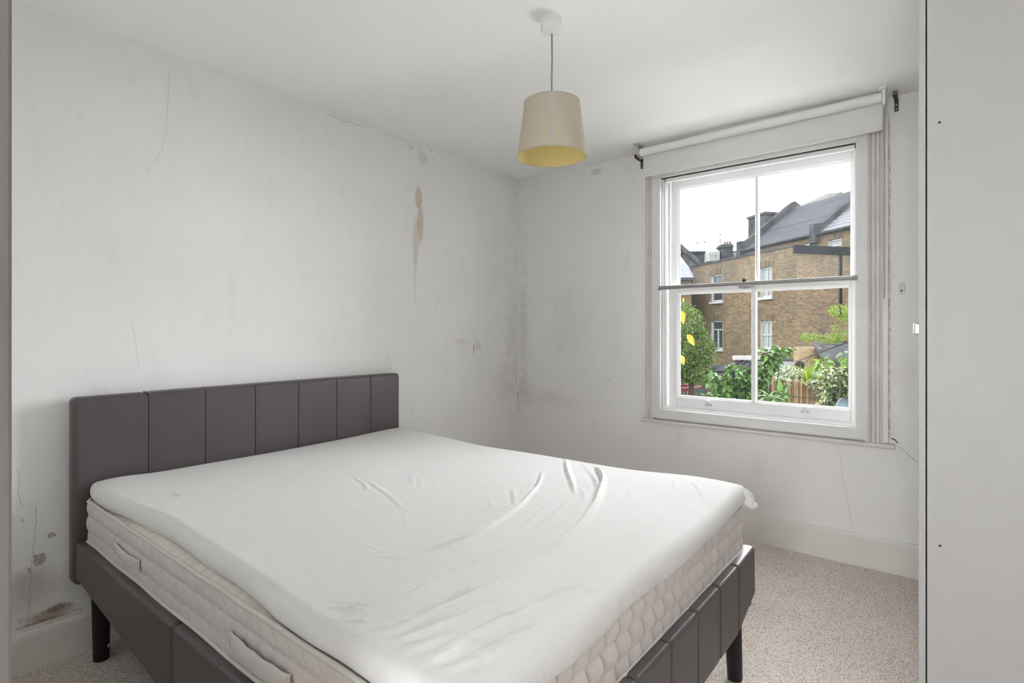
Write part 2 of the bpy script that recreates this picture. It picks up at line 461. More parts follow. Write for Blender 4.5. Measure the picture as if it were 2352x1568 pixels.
# cracks, chips and bare patches
def ribbon(pts, width, normal, jit=0.002, sub=6):
    pts = [Vector(p) for p in pts]; n = Vector(normal)
    q = []
    for a, b in zip(pts, pts[1:]):
        for i in range(sub):
            t = i / sub; p = a.lerp(b, t)
            q.append(p + Vector((random.uniform(-jit, jit) * (1 - abs(n.x)), random.uniform(-jit, jit) * (1 - abs(n.y)), random.uniform(-jit, jit) * (1 - abs(n.z)))))
    q.append(pts[-1])
    m = MB(); L = []; k = len(q)
    for i, p in enumerate(q):
        t = (q[min(i + 1, k - 1)] - q[max(i - 1, 0)]).normalized()
        s = t.cross(n).normalized() * (width * random.uniform(0.45, 1.0) * (0.35 if i in (0, k - 1) else 1))
        L += [p + s + n * 0.0006, p - s + n * 0.0006]
    m.add(L, [(2 * i, 2 * i + 1, 2 * i + 3, 2 * i + 2) for i in range(k - 1)])
    return m
def crack_l(px, width, mt=None, jit=0.002): obj('plaster_crack', ribbon([on_x(x, y, 0) for x, y in px], width, (1, 0, 0), jit), mt or M_CRACK, wl)
def crack_b(px, width, mt=None, jit=0.002): obj('plaster_crack', ribbon([on_y(x, y, YB) for x, y in px], width, (0, -1, 0), jit), mt or M_CRACK, wb)
def patch(px, wall, plane, mt, name):
    pts = [on_x(x, y, 0.0008) for x, y in px] if plane == 'x' else [on_y(x, y, YB - 0.0008) for x, y in px]
    m = MB(); c = sum(pts, Vector()) / len(pts); k = len(pts)
    # finer ragged outline
    q = []
    for i in range(k):
        a, b = pts[i], pts[(i + 1) % k]
        for j in range(4):
            p = a.lerp(b, j / 4); q.append(c + (p - c) * random.uniform(0.93, 1.07))
    m.add(q, [tuple(range(len(q)))])
    obj(name, m, mt, wall)
crack_l([(386, 134), (391, 152), (387, 195), (385, 260), (381, 310), (372, 345), (352, 375), (338, 395)], 0.0007, M_CRACK2, 0.003)
crack_l([(302, 735), (308, 770), (314, 800), (318, 845)], 0.0006, M_CRACK2, 0.003)
crack_l([(1022, 833), (1000, 848), (985, 870), (972, 882), (964, 905), (950, 930), (947, 950), (946, 962), (937, 972), (936, 982)], 0.0010, M_CRACK2, 0.004)
crack_l([(1007, 692), (1004, 704)], 0.0014)
crack_l([(1015, 660), (1014, 672)], 0.0010, M_CRACK2)
crack_l([(1089, 791), (1087, 800), (1089, 806), (1086, 810)], 0.0045)
crack_l([(1064, 787), (1067, 798)], 0.0014); crack_l([(1097, 783), (1096, 790)], 0.0014, M_CRACK2)
crack_l([(1173, 947), (1177, 953)], 0.0030); crack_l([(1128, 750), (1131, 752)], 0.0024)
crack_l([(1186, 855), (1184, 866), (1187, 868), (1184, 880)], 0.0030, None, 0.006)
crack_l([(1189, 895), (1190, 905), (1189, 915)], 0.0055); crack_l([(1190, 920), (1191, 945)], 0.0028, None, 0.005)
crack_l([(1183, 700), (1184, 730), (1183, 745)], 0.0016, M_CRACK2, 0.006)
crack_l([(1180, 815), (1186, 826), (1184, 845)], 0.0020, M_CRACK2, 0.006)
crack_l([(870, 303), (905, 314), (925, 320), (955, 333)], 0.0012, M_CRACK2, 0.004)
crack_l([(750, 262), (800, 280), (840, 292)], 0.0016, M_CRACK2, 0.005)
crack_l([(985, 345), (994, 347)], 0.0026); crack_l([(994, 365), (995, 368)], 0.004)
crack_l([(786, 446), (789, 448)], 0.004, M_CRACK2)
crack_l([(1161, 594), (1165, 598)], 0.0016); crack_l([(990, 850), (1000, 845)], 0.001, M_CRACK2)
crack_b([(1192, 985), (1191, 1010), (1190, 1032)], 0.0022, None, 0.004)
crack_b([(1198, 690), (1199, 727)], 0.0016, None, 0.004)
crack_b([(2063, 1024), (2080, 1038), (2093, 1050), (2108, 1063)], 0.0016, None, 0.002)
crack_b([(1921, 1012), (1930, 1060), (1940, 1120), (1950, 1170), (1961, 1218)], 0.0008, M_CRACK2, 0.002)
crack_b([(1350, 380), (1385, 372), (1420, 364), (1460, 354)], 0.0016, M_CRACK2, 0.004)
crack_b([(1745, 1185), (1820, 1198), (1900, 1214), (2000, 1234), (2108, 1251)], 0.0014, None, 0.001)
yy_ = 275
while yy_ < 1000:
    ln_ = random.uniform(8, 46); crack_b([(2042.6 + random.uniform(-0.8, 1.2), yy_), (2043 + random.uniform(-0.8, 1.6), min(1004, yy_ + ln_))], random.uniform(0.0010, 0.0024), None, 0.0012); yy_ += ln_ + random.uniform(2, 16)
crack_b([(2046, 1006), (2056, 1010), (2063, 1018)], 0.004, M_BLACK, 0.001)
crack_b([(1376, 453), (1379, 455)], 0.004, M_CRACK2); crack_b([(1396, 870), (1402, 878)], 0.003, M_CRACK2)
# left of the headboard
crack_l([(36, 1077), (46, 1093), (43, 1112), (42, 1130), (44, 1148), (52, 1165)], 0.0012, M_CRACK2, 0.002)
crack_l([(83, 1160), (84, 1195), (80, 1230), (76, 1260), (73, 1300), (69, 1350), (67, 1390), (62, 1430)], 0.0010, M_CRACK, 0.002)
crack_l([(50, 1188), (52, 1200)], 0.0016); crack_l([(66, 1303), (70, 1315)], 0.003)
crack_l([(70, 1440), (110, 1428), (150, 1410), (180, 1398), (199, 1403)], 0.0016, M_CRACK, 0.003)
crack_l([(193, 1348), (199, 1352), (203, 1362)], 0.0012)
patch([(109, 1228), (116, 1222), (126, 1223), (131, 1229), (120, 1234), (110, 1235)], wl, 'x', M_PLASTER, 'bare_plaster_patch')
patch([(77, 1275), (88, 1273), (98, 1269), (107, 1274), (106, 1284), (97, 1298), (80, 1300), (75, 1292)], wl, 'x', M_PLASTER, 'bare_plaster_patch')

# ------------------------------------------------------------------ window_1
win = bpy.data.objects.new('window_1', None); COL.objects.link(win); win.location = (1.74, YB, 0.66)
struct(win, 'white two-over-two timber sash window')
def wpart(name, mb, mt, parent=None, smooth=True): return obj(name, mb, mt, parent or win, smooth)
# moulded architrave strips either side
def arch(x0, x1, z0, z1, flip):
    prof = [(0, 0), (0, 0.022), (0.10, 0.026), (0.16, 0.020), (0.20, 0.028), (0.34, 0.030), (0.40, 0.021), (0.46, 0.030), (0.60, 0.033), (0.66, 0.024),
            (0.72, 0.034), (0.80, 0.038), (1.0, 0.038), (1.0, 0)]
    m = MB()
    poly = [((x1 - u * (x1 - x0)) if flip else (x0 + u * (x1 - x0)), YB - d, z0) for u, d in prof]
    m.prism(poly, (0, 0, z1 - z0)); return m
wpart('architrave', arch(1.088, 1.150, 0.665, 2.33, False), M_ARCH, smooth=False)
wpart('architrave', arch(2.325, 2.400, 0.665, 2.33, True), M_ARCH, smooth=False)
m = MB(); m.rbox((2.398, YB - 0.020, 0.665), (2.424, YB, 2.36), 0.003); wpart('architrave_edge', m, M_TRIM)
m = MB(); m.box((2.400, YB - 0.022, 2.36), (2.43, YB, 2.385)); 
# flat mitred frame
F0, F1 = 3.372, YB
fx0, fx1, gx0, gx1 = 1.147, 2.335, 1.192, 2.288
fz0, fz1, gz0, gz1 = 0.676, 2.300, 0.733, 2.245
def mitre(name, poly):
    m = MB(); m.prism([(x, F0, z) for x, z in poly], (0, F1 - F0, 0)); wpart(name, m, M_FRAMEW, smooth=False)
mitre('frame_board', [(fx0, fz0), (gx0, gz0), (gx0, gz1), (fx0, fz1)])
mitre('frame_board', [(fx1, fz0), (fx1, fz1), (gx1, gz1), (gx1, gz0)])
mitre('frame_board', [(fx0 + 0.0006, fz0), (fx1 - 0.0006, fz0), (gx1 - 0.0006, gz0), (gx0 + 0.0006, gz0)])
mitre('frame_board', [(fx0 + 0.0006, fz1), (gx0 + 0.0006, gz1), (gx1 - 0.0006, gz1), (fx1 - 0.0006, fz1)])
# thin aluminium track inside the frame
m = MB()
for x0, x1 in ((1.1925, 1.197), (2.283, 2.2875)): m.box((x0, F0 + 0.006, gz0), (x1, F0 + 0.022, gz1))
m.box((1.1925, F0 + 0.006, gz1 - 0.005), (2.2875, F0 + 0.022, gz1 - 0.001)); wpart('aluminium_track', m, M_FRAMEW, smooth=False)
m = MB(); m.box((1.1975, F0 + 0.016, gz1 - 0.0100), (2.2825, F0 + 0.03, gz1 - 0.0055)); wpart('shadow_gap', m, M_BLACK, smooth=False)
# box lining
m = MB()
m.box((WX0, YB, WZ0), (1.198, 3.636, WZ1)); m.box((2.280, YB, WZ0), (WX1, 3.636, WZ1)); m.box((1.198, YB, 2.252), (2.280, 3.636, WZ1))
m.rbox((1.198, 3.437, 0.735), (1.212, 3.462, 2.252), 0.003); m.rbox((2.268, 3.437, 0.735), (2.280, 3.462, 2.252), 0.003)
m.box((1.198, 3.517, 0.735), (1.206, 3.528, 2.252)); m.box((2.272, 3.517, 0.735), (2.280, 3.528, 2.252))
m.rbox((1.198, 3.437, 2.222), (2.280, 3.462, 2.252), 0.004)
wpart('box_lining', m, M_SASH)
m = MB(); m.box((WX0, YB, WZ0 - 0.002), (WX1, 3.70, 0.735)); m.rbox((1.198, YB + 0.015, 0.733), (2.280, YB + 0.04, 0.742), 0.003)
m.rbox((1.198, YB + 0.045, 0.733), (2.280, YB + 0.06, 0.748), 0.003); wpart('inner_sill', m, M_SASH)
# lower and upper sash
def bevelled_stick(m, a, b): m.rbox(a, b, 0.004, 2)
def sash(name, y0, y1, x0, x1, z0, z1, g, zb, zt, barx, barw, zrail):
    """outer x0..x1,z0..z1; glass opening g=(x0,x1,z0,z1)"""
    s = MB(); bevelled_stick(s, (x0, y0, z0), (g[0] - 0.012, y1, z1)); top = wpart(name, s, M_SASH)
    def sub(nm, a, b, r=0.004):
        q = MB(); q.rbox(a, b, r, 2); obj(nm, q, M_SASH, top, True)
    sub('stile', (g[1] + 0.012, y0, z0), (x1, y1, z1))
    sub('bottom_rail', (g[0] - 0.012, y0 + 0.001, z0), (g[1] + 0.012, y1 - 0.001, g[2] - 0.012))
    sub('top_rail', (g[0] - 0.012, y0 + 0.001, g[3] + 0.012), (g[1] + 0.012, y1 - 0.001, z1))
    # ovolo strips around each pane
    q = MB(); yg = (y0 + y1) / 2; e = 0.013
    for (a, b) in ((g[0], barx - barw / 2), (barx + barw / 2, g[1])):
        for poly in ([(a - e, g[2] - e), (a, g[2]), (a, g[3]), (a - e, g[3] + e)], [(b + e, g[2] - e), (b + e, g[3] + e), (b, g[3]), (b, g[2])],
                     [(a - e, g[2] - e), (b + e, g[2] - e), (b, g[2]), (a, g[2])], [(a - e, g[3] + e), (a, g[3]), (b, g[3]), (b + e, g[3] + e)]):
            # sloped from front face edge to the glass
            o_, i_ = [], []
            k = len(poly)
            pts = []
            for (x, z) in poly:
                inner = (abs(x - a) < 1e-6 or abs(x - b) < 1e-6) and (abs(z - g[2]) < 1e-6 or abs(z - g[3]) < 1e-6)
                pts.append((x, yg - 0.003 if inner else y0 + 0.004, z))
            q.add(pts + [(x, yg + 0.004, z) for x, _, z in pts], [tuple(range(k)), tuple(range(k, 2 * k))[::-1]] + [(i, (i + 1) % k, k + (i + 1) % k, k + i) for i in range(k)])
    obj('moulding', q, M_SASH, top, False)
    sub('glazing_bar', (barx - barw / 2 + 0.004, y0 + 0.003, g[2] - 0.012), (barx + barw / 2 - 0.004, y1 - 0.003, g[3] + 0.012), 0.004)
    for (a, b) in ((g[0] - 0.005, barx), (barx, g[1] + 0.005)):
        q = MB(); q.box((a, yg - 0.0015, g[2] - 0.005), (b, yg + 0.0015, g[3] + 0.005))
        obj('pane', q, M_GLASS_D if name == 'upper_sash' else M_GLASS, top)
    return top
us = sash('upper_sash', 3.532, 3.572, 1.207, 2.271, 1.503, 2.250, (1.263, 2.238, 1.552, 2.186), 0, 0, 1.750, 0.026, 0)
ls = sash('lower_sash', 3.472, 3.514, 1.213, 2.267, 0.738, 1.534, (1.287, 2.236, 0.823, 1.482), 0, 0, 1.748, 0.032, 0)
# grey meeting bar of the secondary track
m = MB(); m.rbox((1.190, F0 - 0.004, 1.519), (2.290, F0 + 0.022, 1.535), 0.002); m.rbox((1.190, F0 - 0.006, 1.511), (2.290, F0 + 0.004, 1.519), 0.002)
m.rbox((1.186, F0 - 0.008, 1.508), (1.206, F0 + 0.02, 1.522), 0.002); m.rbox((2.272, F0 - 0.008, 1.520), (2.293, F0 + 0.02, 1.538), 0.002)
wpart('meeting_bar', m, M_ALU)
# sash fastener with black knob
p = on_y(1711, 657, 3.46)
m = MB(); m.rbox((p.x - 0.035, 3.452, p.z - 0.012), (p.x + 0.03, 3.474, p.z + 0.004), 0.003); m.rbox((p.x - 0.02, 3.440, p.z - 0.006), (p.x + 0.055, 3.456, p.z + 0.004), 0.003)
m.lathe([(0.0001, -0.019), (0.008, -0.015), (0.012, -0.010)], (p.x, 3.455, p.z), 12); fs_ = wpart('sash_fastener', m, M_ALU)
m = MB(); q = on_y(1709, 644, 3.49); m.ball((q.x, 3.49, q.z), 0.012, 12, 8); m.lathe([(0.005, -0.02), (0.005, 0)], (q.x, 3.49, q.z), 8); obj('fastener_knob', m, M_BLACK, fs_, True)
# sash lifts
for (px, py) in ((1627, 927), (1849, 942)):
    p = on_y(px, py, 3.472)
    m = MB(); w_ = 0.023
    poly = [(-w_, -0.016), (w_, -0.016), (w_, -0.002), (0.010, 0.010), (-0.010, 0.010), (-w_, -0.002)]
    m.prism([(p.x + a, 3.4725, p.z + b) for a, b in poly], (0, -0.003, 0)); lf = wpart('sash_lift', m, M_ZINC, smooth=False)
    h = MB(); pr = [(0, 0.004), (-0.008, 0.006), (-0.014, 0.014), (-0.016, 0.024), (-0.012, 0.025), (-0.010, 0.016), (-0.005, 0.011), (0, 0.010)]
    h.prism([(p.x - 0.013, 3.470 + a, p.z + b) for a, b in pr], (0.026, 0, 0)); obj('finger_hook', h, M_PLASTIC, lf)
    for sx in (-0.013, 0.013):
        h = MB(); h.lathe([(0.0001, -0.0018), (0.0028, -0.0012), (0.0034, 0)], (p.x + sx, 3.4695, p.z - 0.007), 10, 'y'); obj('screw', h, M_ALU, lf, True)
# sill board with round nose
m = MB(); prof = [(0, -0.012), (-0.035, -0.012), (-0.043, -0.008), (-0.047, 0), (-0.043, 0.008), (-0.035, 0.012), (0, 0.012)]
x0, x1, zc = 1.066, 2.452, 0.652
m.prism([(x0, YB + d, zc + z) for d, z in prof], (x1 - x0, 0, 0)); wpart('sill_board', m, M_ARCH, smooth=False)
# little loop of string on the right architrave
p = on_y(2002, 727, YB - 0.038); m = MB()
m.tube([(p.x - 0.004, YB - 0.037, p.z - 0.035), (p.x - 0.008, YB - 0.039, p.z - 0.01), (p.x - 0.003, YB - 0.041, p.z + 0.012), (p.x + 0.008, YB - 0.041, p.z + 0.012), (p.x + 0.009, YB - 0.04, p.z), (p.x - 0.002, YB - 0.039, p.z - 0.012), (p.x - 0.007, YB - 0.037, p.z - 0.03)], 0.0014, 6)
tag(obj('string_loop', m, M_THREAD, smooth=True), 'small loop of white string hooked on the right window moulding', 'string')

# ------------------------------------------------------------------ roller blind
BY = 3.288
a = on_y(1471, 346, BY); b = on_y(2026, 217, BY)
rb = thing('roller_blind', 'white roller blind rolled up above the sash window', 'blind', (1.74, BY, 2.40))
zl, zr = 2.402, 2.414
m = MB(); m.tube([(a.x, BY, zl), (b.x, BY, zr)], 0.025, 24); obj('roll', m, M_PLASTIC, rb, True, angle=40)
fl = on_y(1479, 407, BY + 0.02); fr_ = on_y(2027, 298, BY + 0.02)
m = MB(); k = 12
vs = []; 
for i in range(k + 1):
    t = i / k; x = fl.x + (fr_.x - fl.x) * t; zb_ = fl.z + (fr_.z - fl.z) * t; zt_ = zl + (zr - zl) * t
    vs += [(x, BY + 0.0235, zt_), (x, BY + 0.0235, zb_)]
m.add(vs, [(2 * i, 2 * i + 1, 2 * i + 3, 2 * i + 2) for i in range(k)])
o = obj('fabric', m, M_BLINDF, rb); md = o.modifiers.new('thickness', 'SOLIDIFY'); md.thickness = 0.0012
m = MB(); m.hexa([(fl.x, BY + 0.019, fl.z), (fr_.x, BY + 0.019, fr_.z), (fr_.x, BY + 0.028, fr_.z), (fl.x, BY + 0.028, fl.z), (fl.x, BY + 0.0205, fl.z + 0.03), (fr_.x, BY + 0.0205, fr_.z + 0.03), (fr_.x, BY + 0.0265, fr_.z + 0.03), (fl.x, BY + 0.0265, fl.z + 0.03)])
obj('bottom_bar', m, M_BLINDF, rb)
m = MB(); m.rbox((a.x - 0.022, BY - 0.055, H - 0.028), (b.x + 0.012, BY - 0.028, H - 0.001), 0.004); 
m = MB()
m.rbox((a.x - 0.010, BY - 0.03, zl - 0.03), (a.x - 0.002, BY + 0.03, H), 0.002); m.rbox((a.x - 0.026, BY - 0.055, H - 0.006), (a.x + 0.012, BY + 0.03, H), 0.002)
br1 = obj('bracket', m, M_ZINC, rb, True)
m = MB(); m.rbox((b.x + 0.002, BY - 0.03, zr - 0.045), (b.x + 0.016, BY + 0.03, H), 0.003); m.rbox((b.x - 0.012, BY - 0.055, H - 0.010), (b.x + 0.022, BY + 0.03, H), 0.002)
obj('bracket', m, M_PLASTIC, rb, True)
m = MB(); q = on_y(2030, 686, BY - 0.01)
for sx, ph in ((0.0, 0), (0.0045, 0.5)):
    n_ = 190
    z0, z1 = q.z, zr - 0.035
    for i in range(n_):
        z = z0 + (z1 - z0) * (i + ph) / n_
        m.lathe([(0.0003, -0.0024), (0.0021, -0.0010), (0.0021, 0.0010), (0.0003, 0.0024)], (q.x + sx, BY - 0.012, z), 6)
ch = obj('bead_chain', m, mat('grey_bead_chain', (0.40, 0.38, 0.35), 0.5), rb, False)

# ------------------------------------------------------------------ curtain pole brackets and small hook plate
def pole_bracket(p, sx, label):
    t = thing('curtain_bracket', label, 'bracket', (p.x, YB, p.z - 0.04), 'curtain pole brackets beside the window')
    m = MB(); m.rbox((p.x - 0.009, YB - 0.004, p.z - 0.045), (p.x + 0.009, YB, p.z + 0.02), 0.002); pl = obj('wall_plate', m, M_BRONZE, t, True)
    m = MB(); m.rbox((p.x - 0.007, YB - 0.075, p.z), (p.x + 0.007, YB - 0.003, p.z + 0.010), 0.002); obj('arm', m, M_BRONZE, t, True)
    m = MB(); pts = [(p.x - 0.010, YB - 0.075 + 0.020 * math.cos(q), p.z + 0.024 + 0.020 * math.sin(q)) for q in [math.radians(v) for v in range(-10, -191, -18)]]
    pts2 = [(x, YB - 0.075 + (y - (YB - 0.075)) * 0.8, p.z + 0.024 + (z - p.z - 0.024) * 0.8) for x, y, z in pts]
    m.prism(pts + pts2[::-1], (0.020, 0, 0)); obj('cup', m, M_BRONZE, t)
    for dz in (-0.012, -0.034):
        m = MB(); m.lathe([(0.0001, -0.002), (0.0035, -0.0012), (0.0042, 0)], (p.x, YB - 0.004, p.z + dz), 10, 'y'); obj('screw', m, M_ZINC, pl, True)
pole_bracket(on_y(1474, 372, YB - 0.002), 1, 'dark bronze curtain pole bracket half hidden by the blind\'s left end')
pole_bracket(on_y(2059, 236, YB - 0.002), -1, 'dark bronze curtain pole bracket right of the blind')
p = on_y(2071, 663, YB)
t = thing('hook_plate', 'small clear plastic hook plate screwed to wall right of window', 'hook', (p.x, YB, p.z - 0.028))
m = MB(); m.rbox((p.x - 0.012, YB - 0.004, p.z - 0.027), (p.x + 0.012, YB, p.z + 0.027), 0.0018); obj('plate', m, mat('clear_grey_plastic', (0.52, 0.52, 0.51), 0.3), t, True)
m = MB(); m.lathe([(0.0001, -0.006), (0.004, -0.005), (0.006, 0)], (p.x, YB - 0.003, p.z - 0.010), 12, 'y'); obj('screw', m, M_ALU, t, True)

# ------------------------------------------------------------------ wardrobe on the right
WY = 1.96
wd = thing('wardrobe', 'tall white wardrobe with its plain side panel toward the viewer', 'wardrobe', (2.9, 2.46, 0))
DXF, DXB, SX = 2.598, 2.6145, 2.6175
m = MB(); m.rbox((SX, WY, 0), (XR - 0.02, WY + 0.018, 2.36), 0.0012, 2); sp_ = obj('side_panel', m, M_WARD, wd, True)
m = MB(); m.rbox((SX, 2.942, 0), (XR - 0.02, 2.96, 2.36), 0.0012, 2); obj('side_panel', m, M_WARD, wd, True)
obj('top_panel', one(((SX, WY + 0.018, 2.342), (XR - 0.02, 2.942, 2.36))), M_WARD, wd)
obj('base_panel', one(((SX, WY + 0.018, 0.06), (XR - 0.02, 2.942, 0.078))), M_WARD, wd)
obj('back_panel', one(((XR - 0.028, WY + 0.018, 0.06), (XR - 0.022, 2.942, 2.342))), M_WARD, wd)
obj('plinth', one(((SX + 0.02, WY + 0.018, 0), (SX + 0.036, 2.942, 0.06))), M_WARD, wd)
for i, (y0, y1, hy_) in enumerate(((WY + 0.0005, 2.457, 2.395), (2.461, 2.9595, 2.52))):
    m = MB(); m.rbox((DXF, y0, 0.03), (DXB, y1, 2.358), 0.0016, 3); d = obj('door', m, M_WARD, wd, True)
    if i == 0:
        z = on_y(2103, 755, hy_).z
        h = MB(); h.rbox((DXF - 0.030, hy_ - 0.014, z - 0.021), (DXF - 0.0005, hy_ + 0.014, z + 0.021), 0.007, 4)
        obj('knob', h, M_CHROME, d, True)
for (px, py) in ((2158, 281), (2159, 1253)):
    p = on_y(px, py, WY); m = MB()
    m.lathe([(0.0001, -0.0006), (0.003, -0.0006), (0.003, 0.0002)], (p.x, WY, p.z), 12, 'y'); obj('screw_hole', m, M_BLACK, sp_)

# ------------------------------------------------------------------ pendant lamp
t_ = 2.118
LP = at(1267.5, 60, t_)
LX, LY = LP.x, LP.y
pl = thing('pendant_lamp', 'ceiling pendant lamp with tapered cream shade and yellow lining', 'lamp', (LX, LY, H))
m = MB(); m.lathe([(0.0001, 0), (0.044, 0), (0.0455, -0.004), (0.0455, -0.022), (0.0435, -0.024), (0.0435, -0.036), (0.040, -0.044), (0.030, -0.047), (0.006, -0.052), (0.0001, -0.052)], (LX, LY, H), 40)
ro = obj('ceiling_rose', m, M_PLASTIC, pl, True, angle=35)
m = MB(); m.tube([(LX, LY, H - 0.05), (LX + 0.001, LY, 2.30), (LX - 0.001, LY, 2.22), (LX, LY, 2.09)], 0.0034, 8); obj('cord', m, M_CORD, pl, True)
zb_, zt_ = 1.921, 2.128; rbm, rtp = 0.1345, 0.1075
n_ = 64
m = MB(); m.lathe([(rbm, zb_), (rtp, zt_)], (LX, LY, 0), n_); sh = obj('shade', m, M_SHADE, pl, True)
m = MB(); m.lathe([(rbm - 0.0015, zb_ + 0.0005), (rtp - 0.0015, zt_ - 0.0005)], (LX, LY, 0), n_); obj('lining', m, M_LINING, sh, True)
M_RIM = mat('shade_trim', (0.50, 0.50, 0.42), 0.8)
for r, z in ((rbm, zb_), (rtp, zt_)):
    m = MB(); m.tube([(LX + r * math.cos(2 * math.pi * i / n_), LY + r * math.sin(2 * math.pi * i / n_), z) for i in range(n_)], 0.0018, 6, closed=True); obj('rim', m, M_RIM, sh, True)
ang = math.atan2(CAM.y - LY, CAM.x - LX) + 0.02
m = MB(); vs = []
for i in range(4):
    q = ang + (i / 3 - 0.5) * 0.17
    vs += [(LX + (rbm + 0.0012) * math.cos(q), LY + (rbm + 0.0012) * math.sin(q), zb_ + 0.001), (LX + (rtp + 0.0012) * math.cos(q), LY + (rtp + 0.0012) * math.sin(q), zt_ - 0.001)]
m.add(vs, [(2 * i, 2 * i + 2, 2 * i + 3, 2 * i + 1) for i in range(3)])
obj('seam', m, mat('shade_seam', (0.55, 0.52, 0.46), 0.9), sh, True)
m = MB(); m.lathe([(0.0001, 2.12), (0.018, 2.118), (0.02, 2.10), (0.02, 2.06), (0.0001, 2.058)], (LX, LY, 0), 20)
for i in range(3):
    q = ang + 0.6 + i * 2 * math.pi / 3; m.tube([(LX, LY, 2.10), (LX + rtp * math.cos(q), LY + rtp * math.sin(q), zt_)], 0.0015, 6)
obj('bulb_holder', m, M_PLASTIC, pl, True)

# ------------------------------------------------------------------ bed frame
bed = thing('bed_frame', 'brown-grey faux leather double bed frame with panelled headboard', 'bed', (1.1, 1.35, 0))
HX0, HX1 = 0.025, 0.100; HZ0, HZ1 = 0.285, 0.992
m = MB(); m.rbox((HX0, 0.578, HZ0 + 0.004), (HX1 - 0.03, 2.122, HZ1 - 0.006), 0.012); hb = obj('headboard', m, M_LEATHER, bed, True)
ys = [0.567, 0.814, 1.033, 1.256, 1.477, 1.697, 1.917, 2.131]
for i in range(7):
    m = MB(); a, b = ys[i] + 0.0004, ys[i + 1] - 0.0004
    bm = bmesh.new()
    vs = [(HX0 + 0.003, a, HZ0), (HX1, a, HZ0), (HX1, b, HZ0), (HX0 + 0.003, b, HZ0), (HX0 + 0.003, a, HZ1), (HX1, a, HZ1), (HX1, b, HZ1), (HX0 + 0.003, b, HZ1)]
    if i == 0 or i == 6:
        # outer ends get a rounded upright edge too
        V = [bm.verts.new(p) for p in vs]
        for f in [(0, 3, 2, 1), (4, 5, 6, 7), (0, 1, 5, 4), (1, 2, 6, 5), (2, 3, 7, 6), (3, 0, 4, 7)]: bm.faces.new([V[j] for j in f])
        ye = a if i == 0 else b
        big = [e for e in bm.edges if all(abs(v.co.y - ye) < 1e-5 for v in e.verts) or all(v.co.z > HZ1 - 1e-5 for v in e.verts) and any(abs(v.co.y - ye) < 1e-5 for v in e.verts) or all(v.co.z > HZ1 - 1e-5 for v in e.verts)]
    else:
        V = [bm.verts.new(p) for p in vs]
        for f in [(0, 3, 2, 1), (4, 5, 6, 7), (0, 1, 5, 4), (1, 2, 6, 5), (2, 3, 7, 6), (3, 0, 4, 7)]: bm.faces.new([V[j] for j in f])
        big = [e for e in bm.edges if all(v.co.z > HZ1 - 1e-5 for v in e.verts) and all(v.co.x > HX1 - 1e-5 for v in e.verts)]
    bmesh.ops.bevel(bm, geom=big, offset=0.020, segments=5, profile=0.5, affect='EDGES')
    sm_ = [e for e in bm.edges if e.calc_face_angle(0) > 0.6]
    bmesh.ops.bevel(bm, geom=sm_, offset=0.004, segments=3, profile=0.5, affect='EDGES')
    bm.verts.index_update()
    m.add([q.co[:] for q in bm.verts], [[q.index for q in f.verts] for f in bm.faces]); bm.free()
    obj('panel', m, M_LEATHER, hb, True)
m = MB()
for y in ys[1:-1]:
    z = 0.62
    while z < 0.972:
        m.box((HX1 - 0.0012, y + 0.0045, z), (HX1 + 0.0006, y + 0.0057, z + 0.005)); z += 0.0085
st = obj('stitching', m, mat('grey_thread', (0.11, 0.10, 0.10), 0.7), hb); st['kind'] = 'stuff'
# side rails: two padded panels each, deeper toward the middle
def rail_bottom(x): return 0.312 - 0.082 * min(1, max(0, (x - 0.10) / 0.85))
RT = 0.452
def side_rail(yo, yi, name='side_rail'):
    m = MB(); lo, hi = min(yo, yi), max(yo, yi)
    m.hexa([(0.11, lo + 0.008, 0.33), (2.08, lo + 0.008, 0.26), (2.08, hi - 0.004, 0.26), (0.11, hi - 0.004, 0.33), (0.11, lo + 0.008, RT - 0.012), (2.08, lo + 0.008, RT - 0.012), (2.08, hi - 0.004, RT - 0.012), (0.11, hi - 0.004, RT - 0.012)])
    r = obj(name, m, M_LEATHER, bed)
    for x0, x1 in ((0.103, 1.030), (1.032, 2.100)):
        m = MB(); za, zb2 = rail_bottom(x0), rail_bottom(x1)
        m.rhexa([(x0, lo, za), (x1, lo, zb2), (x1, hi, zb2), (x0, hi, za), (x0, lo, RT), (x1, lo, RT), (x1, hi, RT), (x0, hi, RT)], 0.014, 4)
        obj('panel', m, M_LEATHER, r, True)
side_rail(0.572, 0.612); side_rail(2.128, 2.090)
m = MB(); m.rbox((2.062, 0.59, 0.245), (2.09, 2.11, RT - 0.01), 0.006); frl = obj('foot_rail', m, M_LEATHER, bed, True)
yy = [0.570, 0.762, 0.952, 1.142, 1.332, 1.523, 1.713, 1.902, 2.128]
for i in range(8):
    a, b = yy[i] + 0.0006, yy[i + 1] - 0.0006
    m = MB(); z0 = 0.226
    if i == 7:
        m.rhexa([(2.066, a, z0), (2.118, a, z0), (2.112, b, z0 + 0.055), (2.066, b, z0 + 0.055), (2.066, a, RT + 0.004), (2.118, a, RT + 0.004), (2.110, b, RT + 0.002), (2.066, b, RT + 0.002)], 0.013, 4)
    else:
        m.rhexa([(2.066, a, z0), (2.118, a, z0), (2.118, b, z0), (2.066, b, z0), (2.066, a, RT + 0.004), (2.118, a, RT + 0.004), (2.118, b, RT + 0.004), (2.066, b, RT + 0.004)], 0.011, 4)
    obj('panel', m, M_LEATHER, frl, True)
obj('slat_platform', one(((0.10, 0.612, 0.385), (2.066, 2.09, 0.420))), M_LEG, bed)
